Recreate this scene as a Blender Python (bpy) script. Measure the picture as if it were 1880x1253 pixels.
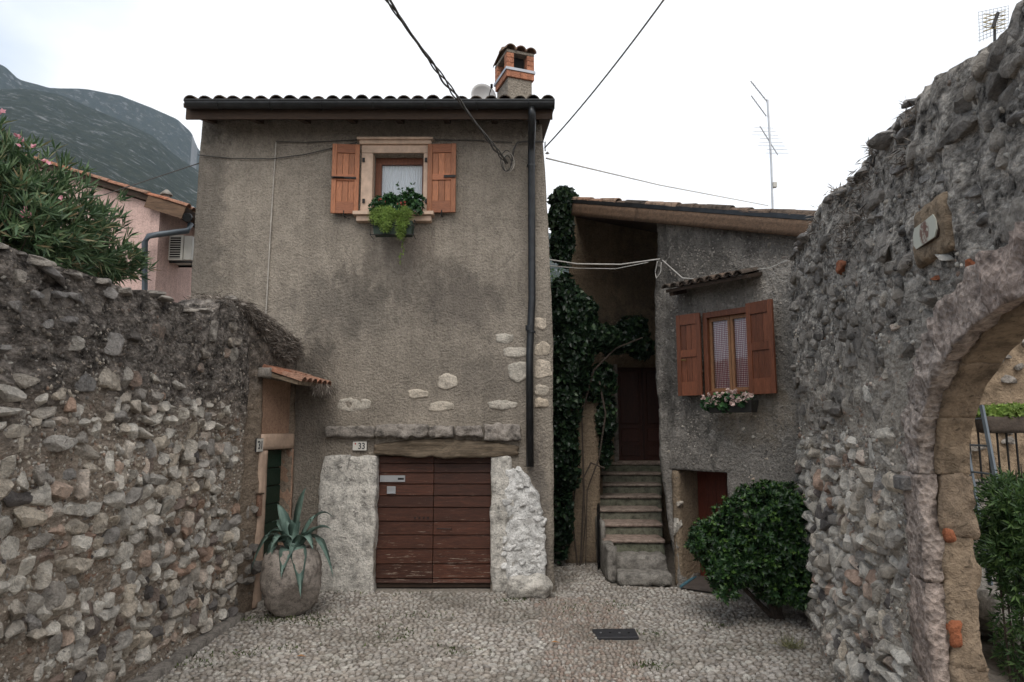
import bpy, bmesh, math, random
import numpy as np
from mathutils import Vector, Matrix, Euler
R = math.radians
scn = bpy.context.scene
for o in list(bpy.data.objects): bpy.data.objects.remove(o)
col = scn.collection
random.seed(7)
rng = np.random.default_rng(11)

# ------------------------------------------------------------------ camera, sky, sun, exposure
CAM = Vector((0, 0, 2.2)); PITCH = R(7.2); F = 1253.0
cd = bpy.data.cameras.new('camera'); cam = bpy.data.objects.new('camera', cd); col.objects.link(cam)
cd.lens = 24.0; cd.sensor_width = 36.0; cd.clip_start = 0.05; cd.clip_end = 20000
cam.location = CAM; cam.rotation_euler = (R(90) + PITCH, 0, 0)
scn.camera = cam

SUN_EL, SUN_AZ = R(55), R(188)
w = bpy.data.worlds.new('World'); scn.world = w; w.use_nodes = True
nt = w.node_tree; nt.nodes.clear()
out = nt.nodes.new('ShaderNodeOutputWorld'); bg = nt.nodes.new('ShaderNodeBackground')
sky = nt.nodes.new('ShaderNodeTexSky'); sky.sky_type = 'NISHITA'; sky.sun_disc = False
sky.sun_elevation = SUN_EL; sky.sun_rotation = SUN_AZ; sky.dust_density = 2.0
tc = nt.nodes.new('ShaderNodeTexCoord')
mp = nt.nodes.new('ShaderNodeMapping'); mp.inputs['Scale'].default_value = (1.0, 1.0, 2.2); mp.inputs['Location'].default_value = (0.35, 0.1, 0.0)
n1 = nt.nodes.new('ShaderNodeTexNoise'); n1.inputs['Scale'].default_value = 1.7; n1.inputs['Detail'].default_value = 7; n1.inputs['Roughness'].default_value = 0.5
n1.inputs['Distortion'].default_value = 0.25
cr = nt.nodes.new('ShaderNodeValToRGB')
cr.color_ramp.elements[0].position = 0.30; cr.color_ramp.elements[0].color = (4.6, 5.5, 6.6, 1)
cr.color_ramp.elements[1].position = 0.66; cr.color_ramp.elements[1].color = (10.6, 10.5, 10.4, 1)
# the cloud sheet is thinner and bluer towards the west (left of the street)
sep = nt.nodes.new('ShaderNodeSeparateXYZ')
mr = nt.nodes.new('ShaderNodeMapRange'); mr.inputs[1].default_value = -0.62; mr.inputs[2].default_value = -0.34; mr.inputs[3].default_value = -0.20; mr.inputs[4].default_value = 0.24
ad = nt.nodes.new('ShaderNodeMath'); ad.operation = 'ADD'
mx = nt.nodes.new('ShaderNodeMixRGB'); mx.inputs[0].default_value = 0.95
nt.links.new(tc.outputs['Generated'], mp.inputs[0]); nt.links.new(mp.outputs[0], n1.inputs['Vector'])
nt.links.new(tc.outputs['Generated'], sep.inputs[0]); nt.links.new(sep.outputs[0], mr.inputs[0])
nt.links.new(n1.outputs[0], ad.inputs[0]); nt.links.new(mr.outputs[0], ad.inputs[1]); nt.links.new(ad.outputs[0], cr.inputs[0])
nt.links.new(sky.outputs[0], mx.inputs[1]); nt.links.new(cr.outputs[0], mx.inputs[2])
nt.links.new(mx.outputs[0], bg.inputs[0]); bg.inputs[1].default_value = 0.1
nt.links.new(bg.outputs[0], out.inputs[0])
sl = bpy.data.lights.new('sun', 'SUN'); sun = bpy.data.objects.new('sun', sl); col.objects.link(sun)
sl.energy = 1.1; sl.angle = R(35); sl.color = (1.0, 0.95, 0.88)
# Nishita rotation is clockwise from +Y: direction to the sun
sd = Vector((math.sin(SUN_AZ) * math.cos(SUN_EL), math.cos(SUN_AZ) * math.cos(SUN_EL), math.sin(SUN_EL)))
sun.rotation_euler = sd.to_track_quat('Z', 'Y').to_euler()
scn.view_settings.view_transform = 'Standard'; scn.view_settings.look = 'None'
scn.view_settings.exposure = 0.48; scn.view_settings.gamma = 1.0; scn.view_settings.use_curve_mapping = False
scn.cycles.max_bounces = 8; scn.cycles.diffuse_bounces = 3; scn.cycles.transparent_max_bounces = 8

# ------------------------------------------------------------------ placing helpers
def ray(px, py):
    u, v = px - 940.0, 626.5 - py
    return Vector((u, F * math.cos(PITCH) - v * math.sin(PITCH), F * math.sin(PITCH) + v * math.cos(PITCH)))
def atY(px, py, Y):
    d = ray(px, py); return CAM + d * (Y / d.y)
def ground(px, py, z=0.0):
    d = ray(px, py); return CAM + d * ((z - CAM.z) / d.z)
class Frame:
    def __init__(s, x, y, th):
        s.o = Vector((x, y, 0)); s.th = th
        s.X = Vector((math.cos(th), math.sin(th), 0)); s.Y = Vector((-math.sin(th), math.cos(th), 0))
    def W(s, x, y, z): return s.o + s.X * x + s.Y * y + Vector((0, 0, z))
    def L(s, P):
        d = P - s.o; return Vector((d.dot(s.X), d.dot(s.Y), P.z))
    def pix(s, px, py, d=0.0):
        r = ray(px, py); t = ((s.o - CAM).dot(s.Y) + d) / r.dot(s.Y)
        return s.L(CAM + r * t)
def empty(name, loc=(0, 0, 0), rz=0, parent=None):
    o = bpy.data.objects.new(name, None); col.objects.link(o); o.location = loc; o.rotation_euler = (0, 0, rz)
    o.empty_display_size = 0.1
    if parent: o.parent = parent
    return o
def tag(o, label=None, cat=None, group=None, kind=None):
    if label: o['label'] = label
    if cat: o['category'] = cat
    if group: o['group'] = group
    if kind: o['kind'] = kind
    return o
def thing(name, label, cat, loc=(0, 0, 0), rz=0, group=None):
    return tag(empty(name, loc, rz), label, cat, group)

# ------------------------------------------------------------------ noise
_p = np.random.default_rng(5).permutation(256); _p = np.concatenate([_p, _p, _p])
_g = np.random.default_rng(6).normal(size=(256, 3)); _g /= np.linalg.norm(_g, axis=1)[:, None]
def perlin(P):
    P = np.asarray(P, float); i = np.floor(P).astype(int); f = P - i; i &= 255
    u = f * f * f * (f * (f * 6 - 15) + 10); r = 0
    for dx in (0, 1):
        for dy in (0, 1):
            for dz in (0, 1):
                h = _p[_p[_p[(i[:, 0] + dx) & 255] + ((i[:, 1] + dy) & 255)] + ((i[:, 2] + dz) & 255)]
                g = _g[h]
                d = (g * (f - np.array([dx, dy, dz]))).sum(1)
                wt = (u[:, 0] if dx else 1 - u[:, 0]) * (u[:, 1] if dy else 1 - u[:, 1]) * (u[:, 2] if dz else 1 - u[:, 2])
                r = r + d * wt
    return r * 1.6
def fbm(P, oct=4, lac=2.1, gain=0.5):
    P = np.asarray(P, float); a = 1.0; s = 0
    for k in range(oct):
        s = s + a * perlin(P + 17.3 * k); P = P * lac; a *= gain
    return s
def fb1(x, seed=0.0, sc=1.0, oct=3):
    x = np.atleast_1d(np.asarray(x, float)); return fbm(np.stack([x * sc, x * 0 + seed, x * 0 + .37], 1), oct)

# ------------------------------------------------------------------ mesh helpers
def mesh(name, verts, faces, mat=None, rnd=None, smooth=False):
    me = bpy.data.meshes.new(name)
    verts = np.asarray(verts, np.float32)
    if isinstance(faces, np.ndarray):
        n, k = faces.shape
        me.vertices.add(len(verts)); me.vertices.foreach_set('co', verts.ravel())
        me.loops.add(n * k); me.loops.foreach_set('vertex_index', faces.astype(np.int32).ravel())
        me.polygons.add(n); me.polygons.foreach_set('loop_start', np.arange(0, n * k, k, dtype=np.int32))
        me.update(calc_edges=True)
    else:
        me.from_pydata([tuple(map(float, v)) for v in verts], [], [tuple(int(i) for i in f) for f in faces]); me.update()
    if rnd is not None:
        a = me.attributes.new('rnd', 'FLOAT', 'FACE'); a.data.foreach_set('value', np.asarray(rnd, np.float32))
    if smooth: me.polygons.foreach_set('use_smooth', [True] * len(me.polygons))
    if mat: me.materials.append(mat)
    return me
def link(name, me, parent=None, loc=(0, 0, 0), rot=(0, 0, 0), sc=(1, 1, 1)):
    o = bpy.data.objects.new(name, me); col.objects.link(o); o.location = loc; o.rotation_euler = rot; o.scale = sc
    if parent: o.parent = parent
    return o
class MB:
    """collects geometry for ONE mesh"""
    def __init__(s): s.v = []; s.f = []
    def add(s, v, f):
        n = len(s.v); s.v.extend([tuple(map(float, a)) for a in v]); s.f.extend([tuple(int(i) + n for i in a) for a in f]); return s
    def box(s, x0, x1, y0, y1, z0, z1):
        v = [(x0, y0, z0), (x1, y0, z0), (x1, y1, z0), (x0, y1, z0), (x0, y0, z1), (x1, y0, z1), (x1, y1, z1), (x0, y1, z1)]
        return s.add(v, [(0, 3, 2, 1), (4, 5, 6, 7), (0, 1, 5, 4), (1, 2, 6, 5), (2, 3, 7, 6), (3, 0, 4, 7)])
    def hexa(s, v):
        return s.add(v, [(0, 3, 2, 1), (4, 5, 6, 7), (0, 1, 5, 4), (1, 2, 6, 5), (2, 3, 7, 6), (3, 0, 4, 7)])
    def tube(s, pts, r, n=8, cap=True):
        pts = [Vector(p) for p in pts]; m = len(pts); base = len(s.v)
        rr = r if hasattr(r, '__len__') else [r] * m
        up = Vector((0, 0, 1))
        for i, p in enumerate(pts):
            t = (pts[min(i + 1, m - 1)] - pts[max(i - 1, 0)]).normalized()
            a = t.cross(up)
            if a.length < 0.05: a = t.cross(Vector((0, 1, 0)))
            a.normalize(); b = t.cross(a).normalized()
            for k in range(n):
                an = 2 * math.pi * k / n
                s.v.append(tuple(p + a * (math.cos(an) * rr[i]) + b * (math.sin(an) * rr[i])))
        for i in range(m - 1):
            for k in range(n):
                k2 = (k + 1) % n
                s.f.append((base + i * n + k, base + i * n + k2, base + (i + 1) * n + k2, base + (i + 1) * n + k))
        if cap:
            s.f.append(tuple(base + k for k in range(n))[::-1]); s.f.append(tuple(base + (m - 1) * n + k for k in range(n)))
        return s
    def build(s, name, mat, parent=None, smooth=False, loc=None, bevel=0):
        v = np.array(s.v)
        if loc is not None: v = v - np.array(loc)
        me = mesh(name, v, s.f, mat, smooth=smooth)
        if bevel or smooth is None:
            bm = bmesh.new(); bm.from_mesh(me)
            if bevel: bmesh.ops.bevel(bm, geom=list(bm.edges), offset=bevel, segments=1, affect='EDGES')
            bm.to_mesh(me); bm.free()
        return link(name, me, parent, loc or (0, 0, 0))
def box(name, mat, parent, x0, x1, y0, y1, z0, z1, bevel=0.0):
    return MB().box(min(x0, x1), max(x0, x1), min(y0, y1), max(y0, y1), min(z0, z1), max(z0, z1)).build(name, mat, parent, bevel=bevel)
def rough_verts(lo, hi, seg, amp, seed, fs=6.0, inflate=0.12):
    """a subdivided box, its corners rounded off and its faces made uneven"""
    lo = np.array(lo, float); hi = np.array(hi, float); c = (lo + hi) / 2; h = (hi - lo) / 2
    idx = {}; V = []; Fc = []
    def vid(a, b, cc):
        k = (a, b, cc)
        if k not in idx: idx[k] = len(V); V.append((a / seg[0] * 2 - 1, b / seg[1] * 2 - 1, cc / seg[2] * 2 - 1))
        return idx[k]
    nx, ny, nz = seg
    for a in range(nx):
        for b in range(ny):
            Fc.append((vid(a, b, 0), vid(a, b + 1, 0), vid(a + 1, b + 1, 0), vid(a + 1, b, 0)))
            Fc.append((vid(a, b, nz), vid(a + 1, b, nz), vid(a + 1, b + 1, nz), vid(a, b + 1, nz)))
    for a in range(nx):
        for b in range(nz):
            Fc.append((vid(a, 0, b), vid(a + 1, 0, b), vid(a + 1, 0, b + 1), vid(a, 0, b + 1)))
            Fc.append((vid(a, ny, b), vid(a, ny, b + 1), vid(a + 1, ny, b + 1), vid(a + 1, ny, b)))
    for a in range(ny):
        for b in range(nz):
            Fc.append((vid(0, a, b), vid(0, a, b + 1), vid(0, a + 1, b + 1), vid(0, a + 1, b)))
            Fc.append((vid(nx, a, b), vid(nx, a + 1, b), vid(nx, a + 1, b + 1), vid(nx, a, b + 1)))
    N = np.array(V)
    r = min(h) * inflate * 3
    inner = np.maximum(h - r, 0)
    P = N * h; Q = np.clip(P, -inner, inner); D = P - Q; L = np.linalg.norm(D, axis=1)[:, None]
    P = Q + np.where(L > 1e-6, D / np.maximum(L, 1e-6) * np.minimum(L, r), D)
    nd = P / np.maximum(np.linalg.norm(P, axis=1)[:, None], 1e-6)
    d = fbm((P + c) * fs + seed * 3.1, 4)
    P = P + (nd * 0.4 + np.sign(P) * (np.abs(N) > 0.98) * 0.6) * (d * amp)[:, None]
    return P + c, np.array(Fc)
def rough(name, mat, parent, x0, x1, y0, y1, z0, z1, res=0.05, amp=0.012, seed=0, fs=6.0, inflate=0.12, warp=None):
    lo = (min(x0, x1), min(y0, y1), min(z0, z1)); hi = (max(x0, x1), max(y0, y1), max(z0, z1))
    seg = [max(2, min(40, int(round((hi[k] - lo[k]) / res)))) for k in range(3)]
    v, f = rough_verts(lo, hi, seg, amp, seed, fs, inflate)
    if warp: v = warp(v)
    return link(name, mesh(name, v, f, mat, smooth=True), parent)
def slab_grid(xs, zs, keep, warp, disp, thick, back=True):
    """wall sheet with real thickness; keep(xc,zc) mask leaves openings, whose reveals are closed"""
    xs = np.asarray(xs); zs = np.asarray(zs); nx, nz = len(xs), len(zs)
    X, Z = np.meshgrid(xs, zs, indexing='ij')
    XC = (X[:-1, :-1] + X[1:, 1:]) / 2; ZC = (Z[:-1, :-1] + Z[1:, 1:]) / 2
    K = keep(XC, ZC)
    WX, WZ = warp(X, Z)
    D = disp(WX.ravel(), WZ.ravel()).reshape(X.shape)
    front = np.stack([WX, -D, WZ], -1).reshape(-1, 3)
    bk = np.stack([WX, np.full_like(WX, thick), WZ], -1).reshape(-1, 3)
    n = nx * nz
    I = np.arange(n).reshape(nx, nz)
    a, b, c, d = I[:-1, :-1][K], I[1:, :-1][K], I[1:, 1:][K], I[:-1, 1:][K]
    Fs = [np.stack([a, b, c, d], 1)]
    if back: Fs.append(np.stack([a + n, d + n, c + n, b + n], 1))
    Kp = np.zeros((nx + 1, nz + 1), bool); Kp[1:-1, 1:-1] = K
    e = []
    ii, jj = np.nonzero(K)
    for i, j in zip(ii, jj):
        if not Kp[i, j + 1]: e.append((I[i, j + 1], I[i, j]))
        if not Kp[i + 2, j + 1]: e.append((I[i + 1, j], I[i + 1, j + 1]))
        if not Kp[i + 1, j]: e.append((I[i, j], I[i + 1, j]))
        if not Kp[i + 1, j + 2]: e.append((I[i + 1, j + 1], I[i, j + 1]))
    e = np.array(e)
    Fs.append(np.stack([e[:, 1], e[:, 0], e[:, 0] + n, e[:, 1] + n], 1))
    Fc = np.concatenate(Fs); V = np.concatenate([front, bk])
    used = np.unique(Fc); mp_ = np.full(len(V), -1); mp_[used] = np.arange(len(used))
    return V[used], mp_[Fc]
def lines(lo, hi, res, must=()):
    pts = sorted(set([lo, hi] + [m for m in must if lo < m < hi])); r = []
    for a, b in zip(pts[:-1], pts[1:]):
        k = max(1, int(round((b - a) / res))); r.extend(list(np.linspace(a, b, k + 1)[:-1]))
    return np.array(r + [hi])

# ------------------------------------------------------------------ materials
def newmat(name):
    m = bpy.data.materials.new(name); m.use_nodes = True; nt = m.node_tree
    return m, nt, nt.nodes['Principled BSDF']
def N(nt, t, **kw):
    n = nt.nodes.new('ShaderNode' + t)
    for k, v in kw.items():
        if k.startswith('i_'):
            key = k[2:]; key = int(key) if key.isdigit() else key.replace('_', ' ')
            n.inputs[key].default_value = v
        else: setattr(n, k, v)
    return n
def pos(nt, sc=(1, 1, 1), rnd=False):
    g = N(nt, 'NewGeometry'); o = g.outputs['Position']
    if rnd:
        r = rndval(nt); m = N(nt, 'VectorMath', operation='SCALE'); c = N(nt, 'CombineXYZ', i_0=37., i_1=91., i_2=53.)
        nt.links.new(c.outputs[0], m.inputs[0]); nt.links.new(r, m.inputs['Scale'])
        a = N(nt, 'VectorMath', operation='ADD'); nt.links.new(o, a.inputs[0]); nt.links.new(m.outputs[0], a.inputs[1]); o = a.outputs[0]
    if sc != (1, 1, 1):
        m = N(nt, 'VectorMath', operation='MULTIPLY'); nt.links.new(o, m.inputs[0]); m.inputs[1].default_value = sc; o = m.outputs[0]
    return o
def rndval(nt):
    oi = N(nt, 'ObjectInfo'); at = N(nt, 'Attribute', attribute_name='rnd')
    a = N(nt, 'Math', operation='ADD'); nt.links.new(oi.outputs['Random'], a.inputs[0]); nt.links.new(at.outputs['Fac'], a.inputs[1])
    f = N(nt, 'Math', operation='FRACT'); nt.links.new(a.outputs[0], f.inputs[0]); return f.outputs[0]
def noise(nt, vec, scale, detail=5, rough=0.55, dist=0.0):
    n = N(nt, 'TexNoise', i_Scale=scale, i_Detail=detail, i_Roughness=rough, i_Distortion=dist); nt.links.new(vec, n.inputs['Vector']); return n.outputs[0]
def ramp(nt, fac, stops, interp='LINEAR'):
    c = N(nt, 'ValToRGB'); e = c.color_ramp.elements; c.color_ramp.interpolation = interp
    while len(e) < len(stops): e.new(0.5)
    for k, (p, cc) in enumerate(stops):
        e[k].position = p; e[k].color = (*cc, 1) if hasattr(cc, '__len__') else (cc, cc, cc, 1)
    nt.links.new(fac, c.inputs[0]); return c.outputs[0]
def mixc(nt, fac, a, b, mode='MIX'):
    m = N(nt, 'MixRGB', blend_type=mode)
    for k, v in ((0, fac), (1, a), (2, b)):
        if hasattr(v, 'is_linked') or hasattr(v, 'links'): nt.links.new(v, m.inputs[k])
        else: m.inputs[k].default_value = v if k == 0 else (*v, 1)
    return m.outputs[0]
def math2(nt, op, a, b):
    m = N(nt, 'Math', operation=op)
    for k, v in ((0, a), (1, b)):
        if isinstance(v, (int, float)): m.inputs[k].default_value = v
        else: nt.links.new(v, m.inputs[k])
    return m.outputs[0]
def bump(nt, p, hs, dist=0.01, strength=1.0):
    """hs: list of (socket, weight)"""
    tot = None
    for s, wt in hs:
        m = math2(nt, 'MULTIPLY', s, wt); tot = m if tot is None else math2(nt, 'ADD', tot, m)
    b = N(nt, 'Bump'); b.inputs['Strength'].default_value = strength; b.inputs['Distance'].default_value = dist
    nt.links.new(tot, b.inputs['Height']); nt.links.new(b.outputs[0], p.inputs['Normal'])
def maprange(nt, v, a, b, c=0.0, d=1.0, smooth=True):
    m = N(nt, 'MapRange', i_1=a, i_2=b, i_3=c, i_4=d)
    if smooth: m.interpolation_type = 'SMOOTHSTEP'
    nt.links.new(v, m.inputs[0]); return m.outputs[0]
def axis(nt, k):
    g = N(nt, 'NewGeometry'); s = N(nt, 'SeparateXYZ'); nt.links.new(g.outputs['Position'], s.inputs[0]); return s.outputs[k]
def simple(name, c, rough=0.6, metal=0.0, var=0.25, sc=8.0, bmp=0.0, bsc=60.0, bd=0.003, spec=0.5, stretch=(1, 1, 1)):
    m, nt, p = newmat(name); v = pos(nt, stretch)
    n = noise(nt, v, sc, 6, 0.6)
    c2 = tuple(min(1, x * (1 + var)) for x in c); c1 = tuple(x * (1 - var) for x in c)
    nt.links.new(ramp(nt, n, [(0.3, c1), (0.7, c2)]), p.inputs['Base Color'])
    p.inputs['Roughness'].default_value = rough; p.inputs['Metallic'].default_value = metal; p.inputs['Specular IOR Level'].default_value = spec
    if bmp: bump(nt, p, [(noise(nt, v, bsc, 4, 0.6), 1.0)], bd, bmp)
    return m
def stone_mat(name, stops, lich=None, lichen=(0.035, 0.03, 0.027), bsc=1.0, dark=0.4, spec=0.15, bstr=1.0, pock=0.0, patch=0.60, dirt=0):
    """stops: colours picked per stone; lich=(z0,z1): height above which dark lichen covers it"""
    m, nt, p = newmat(name); v = pos(nt, rnd=True); r = rndval(nt)
    base = ramp(nt, r, stops, 'LINEAR')
    n1 = noise(nt, v, 9 * bsc, 8, 0.65); n2 = noise(nt, v, 45 * bsc, 6, 0.7); n3 = noise(nt, v, 22 * bsc, 8, 0.6, 1.5)
    c = mixc(nt, 1.0, base, ramp(nt, n1, [(0.33, 1 - dark * 1.1), (0.56, 1.16)]), 'MULTIPLY')
    c = mixc(nt, 1.0, c, ramp(nt, n2, [(0.3, 0.72), (0.62, 1.12)]), 'MULTIPLY')
    c = mixc(nt, ramp(nt, n3, [(patch, 0.0), (patch + 0.10, 0.75)]), c, tuple(x * 0.22 for x in stops[0][1]))
    if dirt:
        c = mixc(nt, ramp(nt, noise(nt, pos(nt), 0.75, 7, 0.62), [(0.42, 0.0), (0.66, dirt)]), c, (0.13, 0.115, 0.095))
        c = mixc(nt, ramp(nt, noise(nt, pos(nt, (1, 1, 1)), 2.6, 8, 0.7), [(0.56, 0.0), (0.68, dirt)]), c, (0.10, 0.095, 0.07))
    if lich:
        z = math2(nt, 'ADD', axis(nt, 2), math2(nt, 'MULTIPLY', math2(nt, 'SUBTRACT', noise(nt, pos(nt), 1.8, 6, 0.65), 0.5), 1.8))
        f = maprange(nt, z, lich[0], lich[1])
        f2 = math2(nt, 'MULTIPLY', f, ramp(nt, noise(nt, pos(nt), 14, 8, 0.75), [(0.36, 0.45), (0.6, 0.98)]))
        c = mixc(nt, f2, c, lichen)
    nt.links.new(c, p.inputs['Base Color']); p.inputs['Roughness'].default_value = 0.92; p.inputs['Specular IOR Level'].default_value = spec
    hs = [(n1, 0.55), (n2, 0.6), (n3, 0.7), (noise(nt, v, 120 * bsc, 3, 0.6), 0.25)]
    if pock:
        vo = N(nt, 'TexVoronoi', i_Scale=pock); nt.links.new(v, vo.inputs['Vector']); hs.append((vo.outputs['Distance'], 1.3))
        c = mixc(nt, 1.0, c, ramp(nt, vo.outputs['Distance'], [(0.1, 0.78), (0.6, 1.12)]), 'MULTIPLY'); nt.links.new(c, p.inputs['Base Color'])
    bump(nt, p, hs, 0.035 / bsc, bstr)
    return m
def leaf_mat(name, stops, rough=0.5, trans=0.15, spec=0.4):
    m, nt, p = newmat(name); r = rndval(nt); c = ramp(nt, r, stops)
    v = pos(nt); c = mixc(nt, 1.0, c, ramp(nt, noise(nt, v, 5, 3), [(0.3, 0.7), (0.7, 1.2)]), 'MULTIPLY')
    nt.links.new(c, p.inputs['Base Color']); p.inputs['Roughness'].default_value = rough; p.inputs['Specular IOR Level'].default_value = spec
    t = N(nt, 'BsdfTranslucent'); nt.links.new(c, t.inputs[0]); ms = N(nt, 'MixShader', i_0=trans)
    nt.links.new(p.outputs[0], ms.inputs[1]); nt.links.new(t.outputs[0], ms.inputs[2]); nt.links.new(ms.outputs[0], nt.nodes['Material Output'].inputs[0])
    return m
def wood_mat(name, c, rough=0.55, var=0.45, grain='z', sc=1.0, peel=None, spec=0.35):
    m, nt, p = newmat(name); st = {'z': (14, 14, 1.2), 'x': (1.2, 14, 14), 'y': (14, 1.2, 14)}[grain]
    v = pos(nt, tuple(s * sc for s in st), rnd=False)
    r = rndval(nt)
    n = noise(nt, v, 3.0, 8, 0.65, 0.6); n2 = noise(nt, v, 12.0, 5, 0.7)
    cc = ramp(nt, n, [(0.25, tuple(x * (1 - var) for x in c)), (0.5, c), (0.75, tuple(min(1, x * (1 + var)) for x in c))])
    cc = mixc(nt, 1.0, cc, ramp(nt, r, [(0.0, 0.72), (1.0, 1.25)]), 'MULTIPLY')
    cc = mixc(nt, 1.0, cc, ramp(nt, n2, [(0.35, 0.6), (0.6, 1.1)]), 'MULTIPLY')
    if peel:
        zz = axis(nt, 2); f = maprange(nt, zz, peel[0], peel[1], 1.0, 0.0)
        th = math2(nt, 'ADD', noise(nt, v, 4.0, 8, 0.75), math2(nt, 'MULTIPLY', f, 0.06))
        cc = mixc(nt, ramp(nt, th, [(0.63, 0.0), (0.66, 1.0)]), cc, peel[2])
    nt.links.new(cc, p.inputs['Base Color']); p.inputs['Roughness'].default_value = rough; p.inputs['Specular IOR Level'].default_value = spec
    bump(nt, p, [(n, 1.0), (n2, 0.7)], 0.004, 0.8)
    return m

# ------------------------------------------------------------------ materials of this street
def blob(nt, cx, cz, rx, rz, nz, axis_x=0, amp=2.6):
    v = pos(nt); s = N(nt, 'VectorMath', operation='SUBTRACT'); nt.links.new(v, s.inputs[0])
    c = [0, 0, cz]; c[axis_x] = cx; s.inputs[1].default_value = c
    k = [0, 0, 1.0 / rz]; k[axis_x] = 1.0 / rx
    m = N(nt, 'VectorMath', operation='MULTIPLY'); nt.links.new(s.outputs[0], m.inputs[0]); m.inputs[1].default_value = k
    l = N(nt, 'VectorMath', operation='LENGTH'); nt.links.new(m.outputs[0], l.inputs[0])
    t = math2(nt, 'ADD', l.outputs['Value'], math2(nt, 'MULTIPLY', math2(nt, 'SUBTRACT', nz, 0.5), amp))
    return maprange(nt, t, 0.45, 1.05, 1.0, 0.0)
def plaster(name, c, stains_shade=(), grain=1.0, bstr=0.7, patches=None, var=0.15, under=None):
    m, nt, p = newmat(name); v = pos(nt)
    n0 = noise(nt, v, 0.9, 6, 0.6); n1 = noise(nt, v, 5, 7, 0.65); n2 = noise(nt, v, 70 * grain, 4, 0.65)
    cc = ramp(nt, n0, [(0.3, tuple(x * (1 - var) for x in c)), (0.7, tuple(x * (1 + var) for x in c))])
    cc = mixc(nt, 1.0, cc, ramp(nt, n1, [(0.3, 0.84), (0.7, 1.1)]), 'MULTIPLY')
    cc = mixc(nt, 1.0, cc, ramp(nt, n2, [(0.32, 0.76), (0.6, 1.10)]), 'MULTIPLY')
    # rain streaks
    vs = pos(nt, (5, 5, 0.35)); st = noise(nt, vs, 2.2, 6, 0.7)
    cc = mixc(nt, 1.0, cc, ramp(nt, st, [(0.3, 0.86), (0.6, 1.04)]), 'MULTIPLY')
    wv = N(nt, 'TexVoronoi', feature='DISTANCE_TO_EDGE', i_Scale=0.75)
    av = N(nt, 'VectorMath', operation='ADD'); nz3 = N(nt, 'TexNoise', i_Scale=3.0, i_Detail=6, i_Roughness=.6); nt.links.new(v, nz3.inputs['Vector']); sc3 = N(nt, 'VectorMath', operation='SCALE'); sc3.inputs['Scale'].default_value = .45; nt.links.new(nz3.outputs['Color'], sc3.inputs[0]); nt.links.new(v, av.inputs[0]); nt.links.new(sc3.outputs[0], av.inputs[1]); nt.links.new(av.outputs[0], wv.inputs['Vector'])
    ck = math2(nt, 'MULTIPLY', ramp(nt, wv.outputs['Distance'], [(0.0, 1.0), (0.010, 0.0)]), ramp(nt, noise(nt, v, 1.1, 3), [(0.5, 0.0), (0.6, 0.55)]))
    cc = mixc(nt, ck, cc, tuple(x * .35 for x in c))
    for (cx, cz, rx, rz, col_, amt) in stains_shade:
        nz = noise(nt, pos(nt, (1.6, 1.6, 1.0)), 2.6, 9, 0.72)
        f = math2(nt, 'MULTIPLY', blob(nt, cx, cz, rx, rz, nz), math2(nt, 'MULTIPLY', ramp(nt, noise(nt, pos(nt, (2.4, 2.4, 1)), 4.5, 8, 0.7), [(0.3, 0.55), (0.62, 1.0)]), amt))
        cc = mixc(nt, f, cc, col_)
    if patches:
        th, pc, sc = patches; nn = noise(nt, v, sc, 9, 0.68, 0.6)
        cc = mixc(nt, ramp(nt, nn, [(th, 0.0), (th + 0.05, 0.85)]), cc, pc)
    nt.links.new(cc, p.inputs['Base Color']); p.inputs['Roughness'].default_value = 0.95; p.inputs['Specular IOR Level'].default_value = 0.1
    n3 = noise(nt, v, 34 * grain, 4, 0.6)
    cc = mixc(nt, 1.0, cc, ramp(nt, n3, [(0.36, 0.82), (0.55, 1.05)]), 'MULTIPLY'); nt.links.new(cc, p.inputs['Base Color'])
    bump(nt, p, [(n2, 0.6), (n3, 1.5), (n1, 0.8)], 0.03, bstr)
    return m
M = {}
DK = (0.055, 0.05, 0.046)
M['plaster'] = plaster('street plaster', (0.325, 0.285, 0.238), [
    (-2.35, 3.95, 0.95, 0.55, (0.12, 0.108, 0.095), 0.6), (-0.75, 4.0, 0.8, 0.5, (0.115, 0.1, 0.09), 0.62), (-1.5, 4.3, 1.2, 0.5, (0.12, 0.105, 0.09), 0.5),
    (-4.45, 5.2, 0.35, 2.2, (0.1, 0.09, 0.08), 0.55), (-1.55, 4.75, 0.5, 0.45, (0.17, 0.14, 0.12), 0.6), (-2.05, 4.6, 0.12, 0.7, (0.15, 0.13, 0.11), 0.5), (0.2, 5.2, 0.18, 1.6, (0.16, 0.14, 0.12), 0.5), (-3.6, 3.0, 0.8, 1.0, (0.15, 0.13, 0.112), 0.5), (-0.3, 2.9, 0.8, 0.4, (0.17, 0.15, 0.13), 0.5), (-2.9, 2.6, 0.55, 1.0, (0.13, 0.115, 0.1), 0.55), (-1.3, 6.55, 4.5, 0.3, (0.1, 0.085, 0.075), 0.45),  # the last, wide strip paints the eave's shade onto the wall top
    (0.35, 0.8, 0.2, 1.5, (0.10, 0.09, 0.085), 0.65), (-2.75, 3.1, 0.3, 0.5, (0.09, 0.08, 0.07), 0.6)], 1.0, 0.95, var=0.2)
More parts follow.
